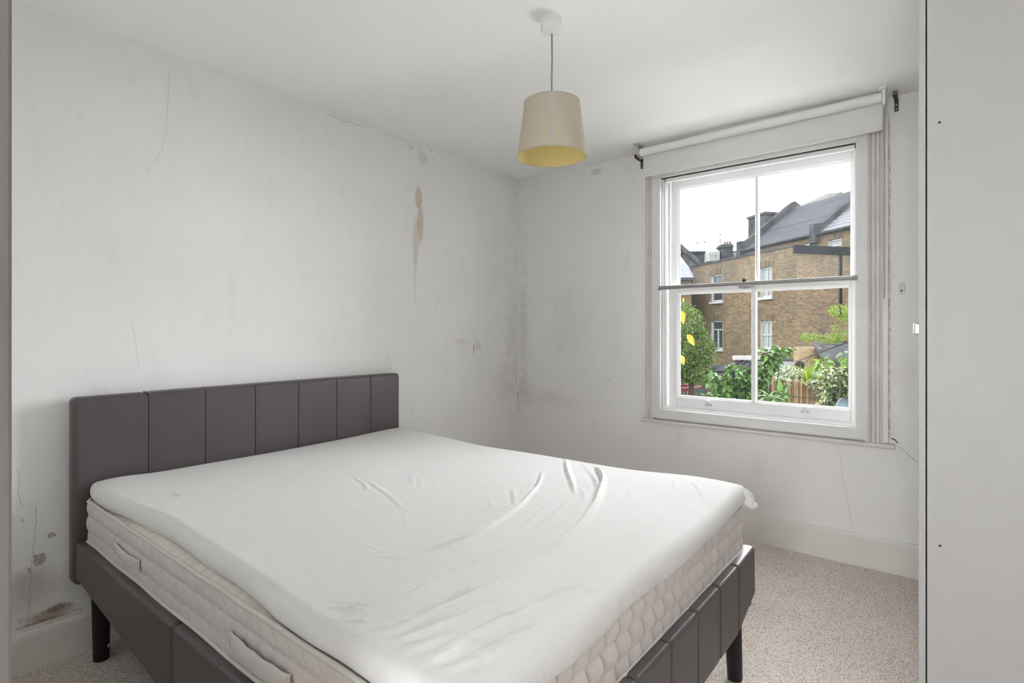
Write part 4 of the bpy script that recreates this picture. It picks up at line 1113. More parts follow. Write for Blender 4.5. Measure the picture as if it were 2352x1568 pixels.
# ---- outrigger with its two faces
zt = 5.45; SL = 9.45; WL = 6.0
h1 = thing('brick_outrigger', 'yellow stock brick rear house wing with four white sash windows', 'building', T(4, 3, -3))
PL = lambda u, d, z: T(u, d, z)                        # left face: run = s
PR = lambda u, d, z: T(d, u, z)                        # right face: run = w
def s_of(px):                                          # run along the left face seen at a pixel column
    k = (px - CX) / FPX; dd = O0 - CAM; la, de = dd.dot(Rv), dd.dot(Fv); return (la - k * de) / (k * sA.dot(Fv) - sA.dot(Rv))
def z_at(px, py, s, w=0): q = T(s, w, 0) - CAM; return CAM.z + (HY - py) / FPX * q.dot(Fv)
s1a, s1b = s_of(1660), s_of(1634); s2a, s2b = s_of(1773), s_of(1747)
zu0, zu1 = 3.10, 4.68; zd0, zd1 = 0.18, 1.82
HL = [(s1a, s1b, 3.18, 4.98), (s2a, s2b, 3.05, 4.40), (s1a, s1b, 0.05, 1.85), (s2a, s2b, 0.12, 1.80)]
HL = [(a, b, z_at(0, y1, (a + b) / 2), z_at(0, y0, (a + b) / 2)) for (a, b, _, _), (y0, y1) in zip(HL, ((630, 692), (614, 682), (736, 801), (736, 802)))]
m = MB(); wall_holes(m, PL, 0, SL, -3, zt, HL, 0.2)
quv(m, [T(SL, 0, -3), T(SL, WL, -3), T(SL, WL, zt), T(SL, 0, zt)], [(0, -3), (WL, -3), (WL, zt), (0, zt)])
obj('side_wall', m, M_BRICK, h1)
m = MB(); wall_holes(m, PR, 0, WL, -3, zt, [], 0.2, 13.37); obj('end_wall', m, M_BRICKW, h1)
m = MB(); tbox(m, 0.0, SL, 0.3, WL, zt - 0.25, zt - 0.15); obj('flat_roof', m, M_LEAD, h1)
m = MB(); tbox(m, 0.3, SL + 0.1, -0.06, 0.28, zt, zt + 0.10); obj('coping', m, M_RENDER, h1)
m = MB(); tbox(m, -0.10, 0.14, -0.10, WL, zt - 0.36, zt + 0.02); obj('fascia_board', m, M_BLKP, h1)
for h, stl in zip(HL, ('plain', 'four', 'casement', 'four')):
    t_window(h1, PL, h, stl); t_arch(h1, PL, h, M_BRICK)
q = on_y(1929, 650, 20)   # drainpipe column on the end wall
k_ = (1929.5 - CX) / FPX; dd = O0 - CAM; wp = (k_ * dd.dot(Fv) - dd.dot(Rv)) / (wA.dot(Rv) - k_ * wA.dot(Fv))
m = MB(); m.tube([T(-0.07, wp, zt - 0.3), T(-0.07, wp, 1.9)], 0.055, 10); obj('drainpipe', m, M_BLKP, h1, True)

# ---- main rear wall and slate roof behind it
h2 = thing('slate_roofed_house', 'tall brick house with blue-grey slate roof and parapet walls', 'building', T(6, 8, -3))
WB_, EZ = 6.0, 7.12
P2 = lambda u, d, z: T(u, WB_ + d, z)
def s2_of(px):
    k = (px - CX) / FPX; dd = T(0, WB_, 0) - CAM; la, de = dd.dot(Rv), dd.dot(Fv); return (la - k * de) / (k * sA.dot(Fv) - sA.dot(Rv))
ha = (s2_of(1933), s2_of(1903)); hb_ = (s2_of(1859), s2_of(1842))
H2 = [(ha[0], ha[1], z_at(0, 578, sum(ha) / 2, WB_), z_at(0, 549, sum(ha) / 2, WB_)), (hb_[0], hb_[1], z_at(0, 574, sum(hb_) / 2, WB_), z_at(0, 560, sum(hb_) / 2, WB_))]
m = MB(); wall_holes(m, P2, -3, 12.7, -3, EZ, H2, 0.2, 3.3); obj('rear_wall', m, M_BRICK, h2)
t_window(h2, P2, H2[0], 'four'); t_arch(h2, P2, H2[0], M_BRICK); t_window(h2, P2, H2[1], 'casement')
def roof(bld, s0, s1, name, mt, n=26):
    m = MB(); rise, run_ = 3.45, 4.5
    for i in range(n):
        a, b = i / n, (i + 1) / n
        z0, z1 = EZ + rise * a + 0.035, EZ + rise * b
        w0, w1 = WB_ - 0.15 + run_ * a, WB_ - 0.15 + run_ * b
        ln = math.hypot(rise, run_)
        quv(m, [T(s0, w0, z0), T(s1, w0, z0), T(s1, w1, z1), T(s0, w1, z1)], [(s0, ln * a), (s1, ln * a), (s1, ln * b), (s0, ln * b)])
        quv(m, [T(s0, w0, z0 - 0.035), T(s1, w0, z0 - 0.035), T(s1, w0, z0), T(s0, w0, z0)], [(s0, ln * a)] * 4)
    quv(m, [T(s0, WB_ + run_ - 0.15, EZ + rise), T(s1, WB_ + run_ - 0.15, EZ + rise), T(s1, WB_ + 2 * run_, EZ), T(s0, WB_ + 2 * run_, EZ)], [(0, 0), (7, 0), (7, 5), (0, 5)])
    o = obj(name, m, mt, bld); return o
roof(h2, 5.6, 12.4, 'slate_roof', M_SLATE)
def parapet(bld, s0, s1, lift, name='parapet_wall'):
    m = MB(); rise, run_ = 3.45, 4.5
    prof = [(WB_ - 0.35, EZ - 0.5), (WB_ - 0.35, EZ + lift + 0.35), (WB_ + 0.25, EZ + lift + 0.42), (WB_ + run_ - 0.5, EZ + rise + lift - 0.15), (WB_ + run_ - 0.1, EZ + rise + lift + 0.12), (WB_ + run_ + 0.4, EZ + rise + lift - 0.15), (WB_ + run_ + 1.5, EZ + rise - 0.6), (WB_ + run_ + 1.5, EZ - 0.5)]
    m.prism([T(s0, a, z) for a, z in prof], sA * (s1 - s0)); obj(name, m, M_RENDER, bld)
parapet(h2, 12.4, 12.85, 0.40); parapet(h2, 5.15, 5.6, 0.30)
m = MB(); m.tube([T(-3, WB_ - 0.22, EZ - 0.02), T(12.7, WB_ - 0.22, EZ + 0.02)], 0.085, 8); obj('gutter', m, M_LEAD, h2, True)
m = MB(); tbox(m, 13.2, 15.2, WB_ + 2.4, WB_ + 3.4, 5, 10.15); tbox(m, 13.1, 15.3, WB_ + 2.3, WB_ + 3.5, 10.15, 10.35); obj('chimney_stack', m, M_RENDER, h2)
m = MB(); m.tube([T(5.75, WB_ - 0.1, EZ), T(5.75, WB_ - 0.1, 2.2)], 0.06, 8); obj('drainpipe', m, M_LEAD, h2, True)
h3 = thing('next_house_roof', 'shiny pale slate roof of the adjoining house beyond the right parapet', 'building', T(1, 8, 5))
roof(h3, -3.0, 5.1, 'slate_roof', M_SLATEL)

# ---- low terrace further back with dormers, chimney and aerials
h4 = thing('dormered_terrace', 'distant terrace with brick parapet, two white dormer windows and chimney', 'building', at(1640, HY, 44) - Vector((0, 0, 4)))
m = MB()
def dbox(m, px0, px1, py0, py1, d, thick):
    a = at(px0, py1, d); b = at(px1, py0, d); u_ = Rv; n_ = Fv
    v = [a, a + Rv * ((px1 - px0) / FPX * d)]
    zz0, zz1 = a.z, b.z
    def q(p, z): return Vector((p.x, p.y, z))
    m.hexa([q(v[0], zz0), q(v[1], zz0), q(v[1] + n_ * thick, zz0), q(v[0] + n_ * thick, zz0), q(v[0], zz1), q(v[1], zz1), q(v[1] + n_ * thick, zz1), q(v[0] + n_ * thick, zz1)])
dbox(m, 1572, 1720, 579, 860, 44, 8); obj('brick_block', m, M_RENDER, h4)
m = MB(); dbox(m, 1568, 1722, 576, 580, 43.8, 8.4); obj('coping', m, M_LEAD, h4)
for (a, b, c, d) in ((1626, 1653, 575, 600), (1675, 1704, 580, 602)):
    m = MB(); dbox(m, a, b, c, d, 43.2, 1.2); wn3 = obj('dormer_window', m, M_WHITEX, h4)
    m = MB(); dbox(m, a + 4, b - 4, c + 4, c + 12, 43.15, 0.1); obj('pane', m, M_CURT, wn3)
    m = MB(); dbox(m, a + 4, b - 4, c + 14, d - 2, 43.15, 0.1); obj('pane', m, M_CURT, wn3)
m = MB(); dbox(m, 1659, 1684, 560, 600, 43.0, 1.0); dbox(m, 1657, 1686, 563, 568, 42.9, 1.2); st2 = obj('chimney_stack', m, M_RENDER, h4)
for px in (1665, 1671, 1677):
    p = at(px, 560, 43.4); m = MB(); m.lathe([(0.10, 0), (0.08, 0.16), (0.10, 0.18), (0.10, 0.22)], (p.x, p.y, p.z - 0.02), 10); obj('chimney_pot', m, M_POT, st2, True)
for i, (px, y0, y1) in enumerate(((1602, 577, 556), (1618, 574, 554), (1655, 572, 536))):
    a, b = at(px, y0, 44), at(px + (0 if i < 2 else -1), y1, 44)
    r_ = thing('aerial', ['short television aerial at the left end of the far roofline', 'short television aerial, second from left on the far roofline', 'tall television aerial beside the far chimney'][i], 'aerial', a, 'television aerials on the far roofline')
    m = MB(); m.tube([a, b], 0.035, 6); obj('mast', m, M_LEAD, r_)
    m = MB(); c = b + Vector((0, 0, -0.05)); m.tube([c - Rv * 0.10, c + Rv * 0.35], 0.028, 6)
    for k in range(4): e = c + Rv * (-0.05 + 0.1 * k); m.tube([e - Vector((0, 0, 0.10)), e + Vector((0, 0, 0.10))], 0.011, 5)
    obj('antenna', m, M_LEAD, r_)
# ---- house with shiny slate lean-to at the far left
h5 = thing('slate_lean_to_house', 'brick house end with shiny pale slate lean-to roof at window\'s left edge', 'building', at(1575, HY, 34) - Vector((0, 0, 4)))
m = MB(); dbox(m, 1500, 1592, 642, 900, 34, 3); k0 = len(m.f)
for k in range(k0): m.uv[k] = [(0, 0), (2.5, 0), (2.5, 7), (0, 7)]
obj('wall', m, M_BRICKW, h5)
m = MB(); a0, a1, a2, a3 = at(1500, 641, 33.8), at(1592, 641, 33.8), at(1592, 632, 35.5), at(1562, 592, 37.5); a4 = at(1500, 560, 38.5)
m.add([a0, a1, a2, a3, a4], [(0, 1, 2, 3, 4)]); m.uv[0] = [(0, 0), (2.4, 0), (2.4, 1), (1.8, 3), (0, 4)]; o = obj('lean_to_roof', m, M_SLATEL, h5); md = o.modifiers.new('thickness', 'SOLIDIFY'); md.thickness = 0.12
m = MB(); p0, p1 = at(1545, 556, 37.4), at(1606, 607, 35.3)
m.hexa([p0, p1, p1 + Fv * 0.5, p0 + Fv * 0.5, p0 + Vector((0, 0, 0.42)), p1 + Vector((0, 0, 0.32)), p1 + Fv * 0.5 + Vector((0, 0, 0.32)), p0 + Fv * 0.5 + Vector((0, 0, 0.42))])
obj('parapet_wall', m, M_RENDER, h5)
m = MB(); m.tube([at(1500, 642, 33.6), at(1592, 642, 33.6)], 0.07, 8); obj('gutter', m, M_LEAD, h5)
m = MB(); m.tube([at(1590, 643, 33.5), at(1590, 760, 33.5)], 0.05, 8); obj('drainpipe', m, M_BLKP, h5)
# ---- far tower
h6 = thing('tower_block', 'pale tower block far away above the slate ridge', 'building', at(1915, HY, 130) - Vector((0, 0, 4)))
M_FAR = mat('hazy_pale_concrete', (0.098, 0.094, 0.086), 0.9)
m = MB(); dbox(m, 1903, 1946, 443, 780, 130, 12); obj('block', m, M_FAR, h6)
m = MB(); dbox(m, 1894, 1906, 456, 780, 128, 12); obj('side_block', m, M_FAR, h6)
m = MB(); dbox(m, 1930, 1937, 440, 444, 129, 3); m.tube([at(1932, 442, 129), at(1932, 433, 129)], 0.1, 6); obj('roof_mast', m, M_FAR, h6)

# ---- single-storey extensions below the wing
h7 = thing('white_extension', 'low white rendered extension with grey glazed roof below brick wall', 'building', at(1745, HY, 23) - Vector((0, 0, 4.2)))
m = MB(); dbox(m, 1735, 1832, 828, 960, 23, 1.0); obj('wall', m, M_WHITEX, h7)
m = MB(); dbox(m, 1734, 1833, 826.5, 828, 22.95, 1.1); obj('flat_roof', m, M_LEAD, h7)
m = MB(); dbox(m, 1650, 1735, 846, 960, 23.4, 2.4); obj('low_wall', m, M_LEAD, h7)
m = MB(); dbox(m, 1688, 1752, 817, 826, 22.8, 0.25); obj('fascia_board', m, M_WHITEX, h7)
m = MB(); a0, a1, a2, a3 = at(1636, 852, 21), at(1735, 846, 21), at(1735, 828, 23), at(1692, 828, 23)
m.add([a0, a1, a2, a3], [(0, 1, 2, 3)]); o = obj('glazed_roof', m, M_SLATE, h7); md = o.modifiers.new('thickness', 'SOLIDIFY'); md.thickness = 0.08
for t in (0.3, 0.55, 0.8):
    m = MB(); m.tube([a0.lerp(a1, t) + Vector((0, 0, 0.03)), a3.lerp(a2, t) + Vector((0, 0, 0.03))], 0.03, 6); obj('glazing_bar', m, M_LEAD, h7)
m = MB(); p = at(1837, 839, 19.4); m.ball(p, 0.16, 12, 8); m.tube([(p.x, p.y, -3), (p.x, p.y, p.z)], 0.05, 8); tag(obj('vent_cowl', m, M_BLKP, None, True, loc=(p.x, p.y, -3)), 'round black vent cowl beside the white extension', 'vent cowl')
h8 = thing('torn_awning_shed', 'pale brick shed under a sagging black tarpaulin roof', 'shed', at(1895, HY, 20) - Vector((0, 0, 4.2)))
m = MB(); dbox(m, 1836, 1885, 797, 980, 20, 0.4); dbox(m, 1885, 2010, 835, 980, 20, 0.4)
for k in range(len(m.f)): m.uv[k] = [(0, 0), (2.8, 0), (2.8, 2.9), (0, 2.9)]
obj('wall', m, brick_mat('pale_shed_brick', (0.20, 0.15, 0.085), (0.15, 0.115, 0.065), (0.16, 0.14, 0.10), (0.12, 0.09, 0.06)), h8)
m = MB(); vs = []; GU, GV = 20, 8
A_, B_, C_, D_ = at(1864, 789, 20.5), at(2010, 786, 20.8), at(2010, 830, 19.0), at(1886, 818, 19.2)
for j in range(GV + 1):
    for i in range(GU + 1):
        u, v = i / GU, j / GV; p = A_.lerp(B_, u).lerp(D_.lerp(C_, u), v)
        p += Vector((0, 0, -0.20 * math.sin(math.pi * u) * v + 0.05 * math.sin(u * 17 + v * 5))); vs.append(p)
m.add(vs, [(j * (GU + 1) + i, j * (GU + 1) + i + 1, (j + 1) * (GU + 1) + i + 1, (j + 1) * (GU + 1) + i) for j in range(GV) for i in range(GU)])
o = obj('tarpaulin', m, mat('black_tarpaulin', (0.016, 0.018, 0.020), 0.6, var=0.5, vscale=2, spec=0.02), h8, True, angle=60); md = o.modifiers.new('thickness', 'SOLIDIFY'); md.thickness = 0.02

# ---- planting
def leaf_template():
    pr = [(0.0, 0.0), (0.16, 0.17), (0.38, 0.25), (0.62, 0.20), (0.84, 0.09), (1.0, 0.0)]
    v = []; f = []
    for y, wv in pr: v += [(-wv, y, 0.10 * wv * 2 - 0.16 * y * y), (0, y, -0.16 * y * y - 0.02), (wv, y, 0.10 * wv * 2 - 0.16 * y * y)]
    for i in range(len(pr) - 1):
        for j in (0, 1): f.append((i * 3 + j, i * 3 + j + 1, i * 3 + j + 4, i * 3 + j + 3))
    return np.array(v), f
LV, LF = leaf_template()
SV = np.array([(0, 0, 0), (-0.24, 0.42, 0.06), (0.24, 0.42, 0.06), (0, 0.5, -0.03), (0, 1, -0.12)]); SF = [(0, 2, 3), (0, 3, 1), (2, 4, 3), (3, 4, 1)]
def frame_of(d, up):
    d = d / np.linalg.norm(d); n = up - d * (up @ d)
    n = n / (np.linalg.norm(n) + 1e-9); x = np.cross(d, n); return np.stack([x, d, n], 1)
def batch_leaves(n, sampler, size, rs, droop=0.3, width=1.0, tv=None, tf=None):
    V = []; Fc = []; o = 0; SV_, SF_ = (SV, SF) if tv is None else (tv, tf)
    for _ in range(n):
        p, outw = sampler(rs)
        d = outw + rs.normal(0, 0.6, 3) + np.array([0, 0, -droop]); up = np.array([0, 0, 1.0]) + rs.normal(0, 0.45, 3)
        R_ = frame_of(d, up); s = size * rs.uniform(0.6, 1.25)
        V.append((SV_ * np.array([width, 1, 1]) * s) @ R_.T + p); Fc += [tuple(i + o for i in f) for f in SF_]; o += len(SV_)
    m = MB(); m.v = [tuple(q) for q in np.concatenate(V)]; m.f = Fc; return m
def blobs_sampler(bl):
    """surface-weighted samples in a union of ellipsoids (centre, radii)"""
    wts = np.array([r[0] * r[2] for _, r in bl]); wts = wts / wts.sum()
    def f(rs):
        c, r = bl[rs.choice(len(bl), p=wts)]
        d = rs.normal(0, 1, 3); d /= np.linalg.norm(d)
        k = rs.uniform(0.25, 1) ** 0.4
        return np.array(c) + d * np.array(r) * k, d
    return f
def pxblob(px, py, t, rpx, rpz, rd=None):
    c = at(px, py, t); rx = rpx / FPX * t; rz = rpz / FPX * t; return (tuple(c), (rx, rd or rx, rz))
RS = np.random.RandomState(5)
# elder tree on the left
tr = thing('garden_tree', 'bushy dark green tree at the left of the garden view', 'tree', at(1592, HY, 13) * 1.0); tr.location.z = -3
L_TREE = leaf_mat('elder_leaf', (0.028, 0.060, 0.010), (0.095, 0.150, 0.030), 0.3)
bl_ = [pxblob(1575, 745, 13, 42, 40), pxblob(1600, 790, 13, 38, 38), pxblob(1585, 838, 13, 48, 36), pxblob(1615, 812, 12.8, 26, 26), pxblob(1550, 800, 13, 55, 60), pxblob(1572, 712, 13.2, 22, 16), pxblob(1598, 860, 12.9, 34, 20), pxblob(1532, 840, 13.1, 50, 50), pxblob(1630, 797, 13, 18, 10), pxblob(1590, 755, 13, 26, 24)]
o = obj('foliage', batch_leaves(9000, blobs_sampler(bl_), 0.085, RS, 0.35, 0.9), L_TREE, tr); o['kind'] = 'stuff'
m = MB()
c = at(1588, 870, 13)
for dx, r_ in ((0, 0.09), (-0.25, 0.06), (0.3, 0.05)): m.tube([(c.x + dx, c.y, -3), (c.x + dx, c.y, -1.2), (c.x + dx * 1.1, c.y + dx * 0.4, 0.2), (c.x + dx * 0.8, c.y, 1.2)], [r_, r_ * 0.85, r_ * 0.6, r_ * 0.25], 8)
obj('trunk', m, M_BARK, tr, True)
# climbing frame and fence under it
cf = thing('climbing_frame', 'red painted wooden climbing frame with green brace under the tree', 'climbing frame', at(1580, HY, 14) * 1.0); cf.location.z = -3
M_REDP = mat('red_painted_timber', (0.085, 0.018, 0.018), 0.6, var=0.2, vscale=5); M_TEAL = mat('green_painted_timber', (0.012, 0.055, 0.045), 0.6)
def beam(px0, py0, px1, py1, t, r, mt, nm):
    a, b = at(px0, py0, t), at(px1, py1, t); d = (b - a).normalized(); n1 = Fv * r; n2 = d.cross(Fv).normalized() * r
    m = MB(); m.hexa([a - n1 - n2, b - n1 - n2, b + n1 - n2, a + n1 - n2, a - n1 + n2, b - n1 + n2, b + n1 + n2, a + n1 + n2]); obj(nm, m, mt, cf)
beam(1520, 897, 1609, 892, 14, 0.045, M_REDP, 'beam'); beam(1520, 888, 1584, 885, 14.4, 0.04, M_REDP, 'beam'); beam(1583, 879, 1583, 1100, 14.2, 0.04, M_REDP, 'post'); beam(1607, 886, 1607, 1100, 14.1, 0.04, M_REDP, 'post')
a, b, c = at(1594, 893, 13.95), at(1612, 893, 13.95), at(1612, 911, 13.95); m = MB(); m.prism([a, b, c], Fv * 0.05); obj('brace', m, M_TEAL, cf)
gf = thing('garden_fence', 'weathered brown board fence behind the tree', 'fence', at(1610, HY, 15.5) * 1.0); gf.location.z = -3
for i in range(15):
    px = 1540 + i * 9.3; a = at(px, 862 + random.uniform(-3, 3), 15.5); b = at(px + 8.4, 862, 15.5)
    m = MB(); m.hexa([Vector((a.x, a.y, -3)), Vector((b.x, b.y, -3)), Vector((b.x, b.y, -3)) + Fv * 0.03, Vector((a.x, a.y, -3)) + Fv * 0.03, a, Vector((b.x, b.y, a.z)), Vector((b.x, b.y, a.z)) + Fv * 0.03, a + Fv * 0.03])
    obj('board', m, mat('fence_board_%d' % (i % 3), (0.05 - 0.008 * (i % 3), 0.036, 0.026), 0.9, var=0.3, vscale=6) if i < 3 else bpy.data.materials['fence_board_%d' % (i % 3)], gf)

# big-leaved shrubs: every leaf its own piece
leafme = bpy.data.meshes.new('leaf'); leafme.from_pydata([tuple(v) for v in LV], [], LF); leafme.shade_smooth()
def leaf_objs(root, spots, size, mt, rs, droop=0.5, name='leaf'):
    me = leafme.copy(); me.materials.clear(); me.materials.append(mt)
    base = np.array(origin_of(root))
    for p, outw in spots:
        d = outw * 0.8 + rs.normal(0, 0.45, 3) + np.array([0, 0, -droop]); up = np.array([0, 0, 1.0]) + rs.normal(0, 0.35, 3)
        R_ = frame_of(d, up); s = size * rs.uniform(0.65, 1.2)
        o = bpy.data.objects.new(name, me); COL.objects.link(o); o.parent = root
        M_ = Matrix([list(R_[i] * s) + [p[i] - base[i]] for i in range(3)] + [[0, 0, 0, 1]])
        o.matrix_local = M_
def stems(root, tops, base, mt, r=0.012):
    m = MB()
    for t in tops:
        t = Vector(t); b = Vector(base) + Vector((random.uniform(-0.1, 0.1), random.uniform(-0.1, 0.1), 0.004))
        m.tube([b, b.lerp(t, 0.5) + Vector((random.uniform(-0.06, 0.06), random.uniform(-0.06, 0.06), 0.05)), t], [r, r * 0.8, r * 0.4], 6)
    obj('stem', m, mt, root)
def shrub(name, label, blobs, n, size, mt, base_z, droop=0.5, rs=RS, extra=0):
    c = np.mean([b[0] for b in blobs], 0)
    root = thing(name, label, 'shrub', (c[0], c[1], base_z))
    f = blobs_sampler(blobs); leaf_objs(root, [f(rs) for _ in range(n)], size, mt, rs, droop)
    stems(root, [b[0] for b in blobs], (c[0], c[1], base_z), M_BARK)
    if extra:
        inner = [(c_, tuple(x * 0.92 for x in r_)) for c_, r_ in blobs]
        o = obj('inner_foliage', batch_leaves(extra, blobs_sampler(inner), size * 0.9, rs, droop, 1.0, LV, LF), mt, root); o['kind'] = 'stuff'
    return root
L_LAUREL = leaf_mat('cherry_leaf', (0.022, 0.062, 0.010), (0.072, 0.145, 0.026), 0.35, 0.35)
L_LAUREL2 = leaf_mat('bright_cherry_leaf', (0.050, 0.120, 0.012), (0.125, 0.220, 0.032), 0.4, 0.35)
TZ = -1.05
shrub('cherry_shrub', 'broad-leaved green shrub in front of the white extension, left of centre', [pxblob(1645, 872, 7, 20, 16, .14), pxblob(1690, 862, 7, 26, 26, .15), pxblob(1670, 895, 7, 30, 26, .16), pxblob(1715, 890, 6.9, 20, 32, .15), pxblob(1640, 915, 6.9, 22, 16, .14), pxblob(1700, 925, 6.9, 30, 22, .15), pxblob(1665, 935, 7, 40, 20, .15)], 295, 0.105, L_LAUREL, TZ, 0.7, RS, 520)
shrub('cherry_sapling', 'tall broad-leaved sapling rising just right of the glazing bar', [pxblob(1768, 812, 7, 16, 18, .11), pxblob(1795, 803, 7, 15, 10, .1), pxblob(1760, 842, 7, 16, 18, .12), pxblob(1748, 868, 7, 14, 22, .12), pxblob(1745, 905, 7, 12, 24, .12), pxblob(1775, 830, 7, 10, 14, .1)], 220, 0.105, L_LAUREL, TZ, 0.7, RS, 160)
shrub('low_laurel', 'low glossy green shrub at the bottom of the pane in front of reed screen', [pxblob(1768, 918, 6.2, 24, 14, .12), pxblob(1795, 908, 6.2, 14, 9, .1), pxblob(1785, 935, 6.2, 30, 12, .12)], 100, 0.115, L_LAUREL, TZ, 0.5, RS, 60)
# flat-roofed outbuilding that carries pots, screen and shrubs
ob = at(1790, HY, 9.0)
fo = thing('outbuilding', 'low flat-roofed brick outbuilding carrying the planted terrace', 'building', (ob.x, ob.y, -3))
m = MB(); A0 = ob - Rv * 1.8 - Fv * 3.2; B0 = ob + Rv * 1.55 - Fv * 3.2
v4 = [A0, B0, B0 + Fv * 6.6, A0 + Fv * 6.6]
m.hexa([Vector((p.x, p.y, -3)) for p in v4] + [Vector((p.x, p.y, TZ - 0.06)) for p in v4])
for k in range(len(m.f)): m.uv[k] = [(0, 0), (5, 0), (5, 2), (0, 2)]
obj('wall', m, M_BRICK, fo)
m = MB(); m.hexa([Vector((p.x, p.y, TZ - 0.06)) for p in v4] + [Vector((p.x, p.y, TZ)) for p in v4]); obj('roof_deck', m, M_LEAD, fo)
# reed screen: bundles of canes
rsn = thing('reed_screen', 'golden reed screening fence panel behind the shrubs', 'screen', at(1835, HY, 8.6) * 1.0); rsn.location.z = TZ
reedm = [leaf_mat('reed_%d' % i, c0, c1, 0.1, 0.7) for i, (c0, c1) in enumerate((((0.15, 0.10, 0.05), (0.26, 0.185, 0.095)), ((0.12, 0.078, 0.04), (0.22, 0.15, 0.075))))]
npan = 24
for i in range(npan):
    px0 = 1762 + i * (1912 - 1762) / npan; m = MB()
    for k in range(18):
        px = px0 + (k + random.random()) * 6.4 / 18
        top = 868 + (px - 1765) * 0.165 + random.uniform(-4, 5) + (4 if 1790 < px < 1800 else 0)
        d_ = 8.6 + random.uniform(-0.02, 0.02)
        a = at(px + random.uniform(-2, 2), top, d_); b = at(px, 900, d_); b.z = TZ
        m.tube([b, b.lerp(a, 0.5), a], 0.0055, 5)
    o = obj('reed_bundle', m, reedm[i % 2], rsn); o['kind'] = 'stuff'
m = MB(); 
for py in (905, 950): m.tube([at(1762, py, 8.56), at(1912, py + 12, 8.56)], 0.004, 5)
obj('tie_wire', m, M_BARK, rsn)['kind'] = 'stuff'
# jasmine with white flowers on top of the screen
ja = thing('jasmine', 'white-flowered jasmine spilling over the reed screen', 'climber', at(1800, HY, 8.7) * 1.0); ja.location.z = TZ
jb = [pxblob(1790, 862, 8.8, 30, 16, .2), pxblob(1815, 855, 8.8, 24, 14, .2), pxblob(1800, 880, 8.5, 16, 16, .08), pxblob(1770, 850, 8.9, 18, 10, .15), pxblob(1870, 882, 8.5, 18, 8, .1), pxblob(1890, 905, 8.45, 16, 14, .06)]
o = obj('foliage', batch_leaves(1300, blobs_sampler(jb), 0.048, RS, 0.2), leaf_mat('jasmine_leaf', (0.05, 0.09, 0.018), (0.20, 0.26, 0.10), 0.3), ja); o['kind'] = 'stuff'
o = obj('flowers', batch_leaves(330, blobs_sampler([(c, tuple(x * 1.03 for x in r)) for c, r in jb]), 0.042, RS, 0.0, 1.7), leaf_mat('white_petal', (0.38, 0.38, 0.35), (0.48, 0.48, 0.44), 0.4), ja); o['kind'] = 'stuff'
# cordyline with strap leaves
co_ = at(1856, 886, 8.95)
cr = thing('cordyline', 'yellow-green strap-leaved cordyline above the reed screen', 'plant', (co_.x, co_.y, TZ))
m = MB(); m.tube([(co_.x, co_.y, TZ), (co_.x, co_.y, co_.z - 0.04)], 0.03, 8); obj('stem', m, M_BARK, cr, True)
Lc = [leaf_mat('cordyline_green', (0.075, 0.16, 0.012), (0.13, 0.24, 0.025), 0.4), leaf_mat('cordyline_yellow', (0.24, 0.28, 0.035), (0.36, 0.37, 0.08), 0.4)]
for i in range(60):
    a = random.uniform(0, 2 * math.pi); el = random.uniform(0.25, 1.35); L = random.uniform(0.26, 0.48)
    d = Vector((math.cos(a) * math.cos(el), math.sin(a) * math.cos(el), math.sin(el))); sd = d.cross(Vector((0, 0, 1))).normalized()
    m = MB(); n_ = 6; vs = []
    for k in range(n_ + 1):
        t = k / n_; p = co_ + d * L * t + Vector((0, 0, -0.16 * t * t * (1.4 - el))); wv = 0.016 * math.sin(math.pi * min(0.97, 0.15 + 0.85 * t)) + 0.001
        vs += [p - sd * wv, p + Vector((0, 0, -0.003)), p + sd * wv]
    m.add(vs, [(k * 3 + j, k * 3 + j + 1, k * 3 + j + 4, k * 3 + j + 3) for k in range(n_) for j in (0, 1)])
    obj('frond', m, Lc[1 if i % 3 == 0 else 0], cr, True)
shrub('leafy_bay', 'dark glossy bush just right of the cordyline', [pxblob(1880, 868, 8.95, 14, 16, .1), pxblob(1872, 882, 8.9, 14, 12, .1)], 90, 0.095, L_LAUREL, TZ)
# variegated ivy column at right
iv = thing('variegated_ivy', 'cream-edged variegated ivy bush filling the pane\'s lower right corner', 'climber', at(1925, HY, 7.4) * 1.0); iv.location.z = TZ
ib = [pxblob(1920, 858, 7.4, 34, 16, .2), pxblob(1935, 885, 7.4, 40, 30, .25), pxblob(1915, 905, 7.4, 24, 26, .2), pxblob(1960, 900, 7.4, 40, 60, .25), pxblob(1930, 930, 7.4, 40, 26, .2)]
o = obj('foliage', batch_leaves(1500, blobs_sampler(ib), 0.062, RS, 0.3, 1.6), leaf_mat('ivy_green', (0.018, 0.045, 0.012), (0.05, 0.085, 0.022), 0.25), iv); o['kind'] = 'stuff'
o = obj('variegated_leaves', batch_leaves(1100, blobs_sampler([(c, tuple(x * 1.04 for x in r)) for c, r in ib]), 0.060, RS, 0.3, 1.6), leaf_mat('ivy_cream', (0.17, 0.22, 0.085), (0.36, 0.36, 0.21), 0.3), iv); o['kind'] = 'stuff'
m = MB(); a = at(1926, 925, 7.1); m.tube([(a.x, a.y, TZ), a, at(1930, 890, 7.15), at(1926, 862, 7.2)], [0.016, 0.014, 0.01, 0.006], 7); obj('stem', m, M_BARK, iv, True)
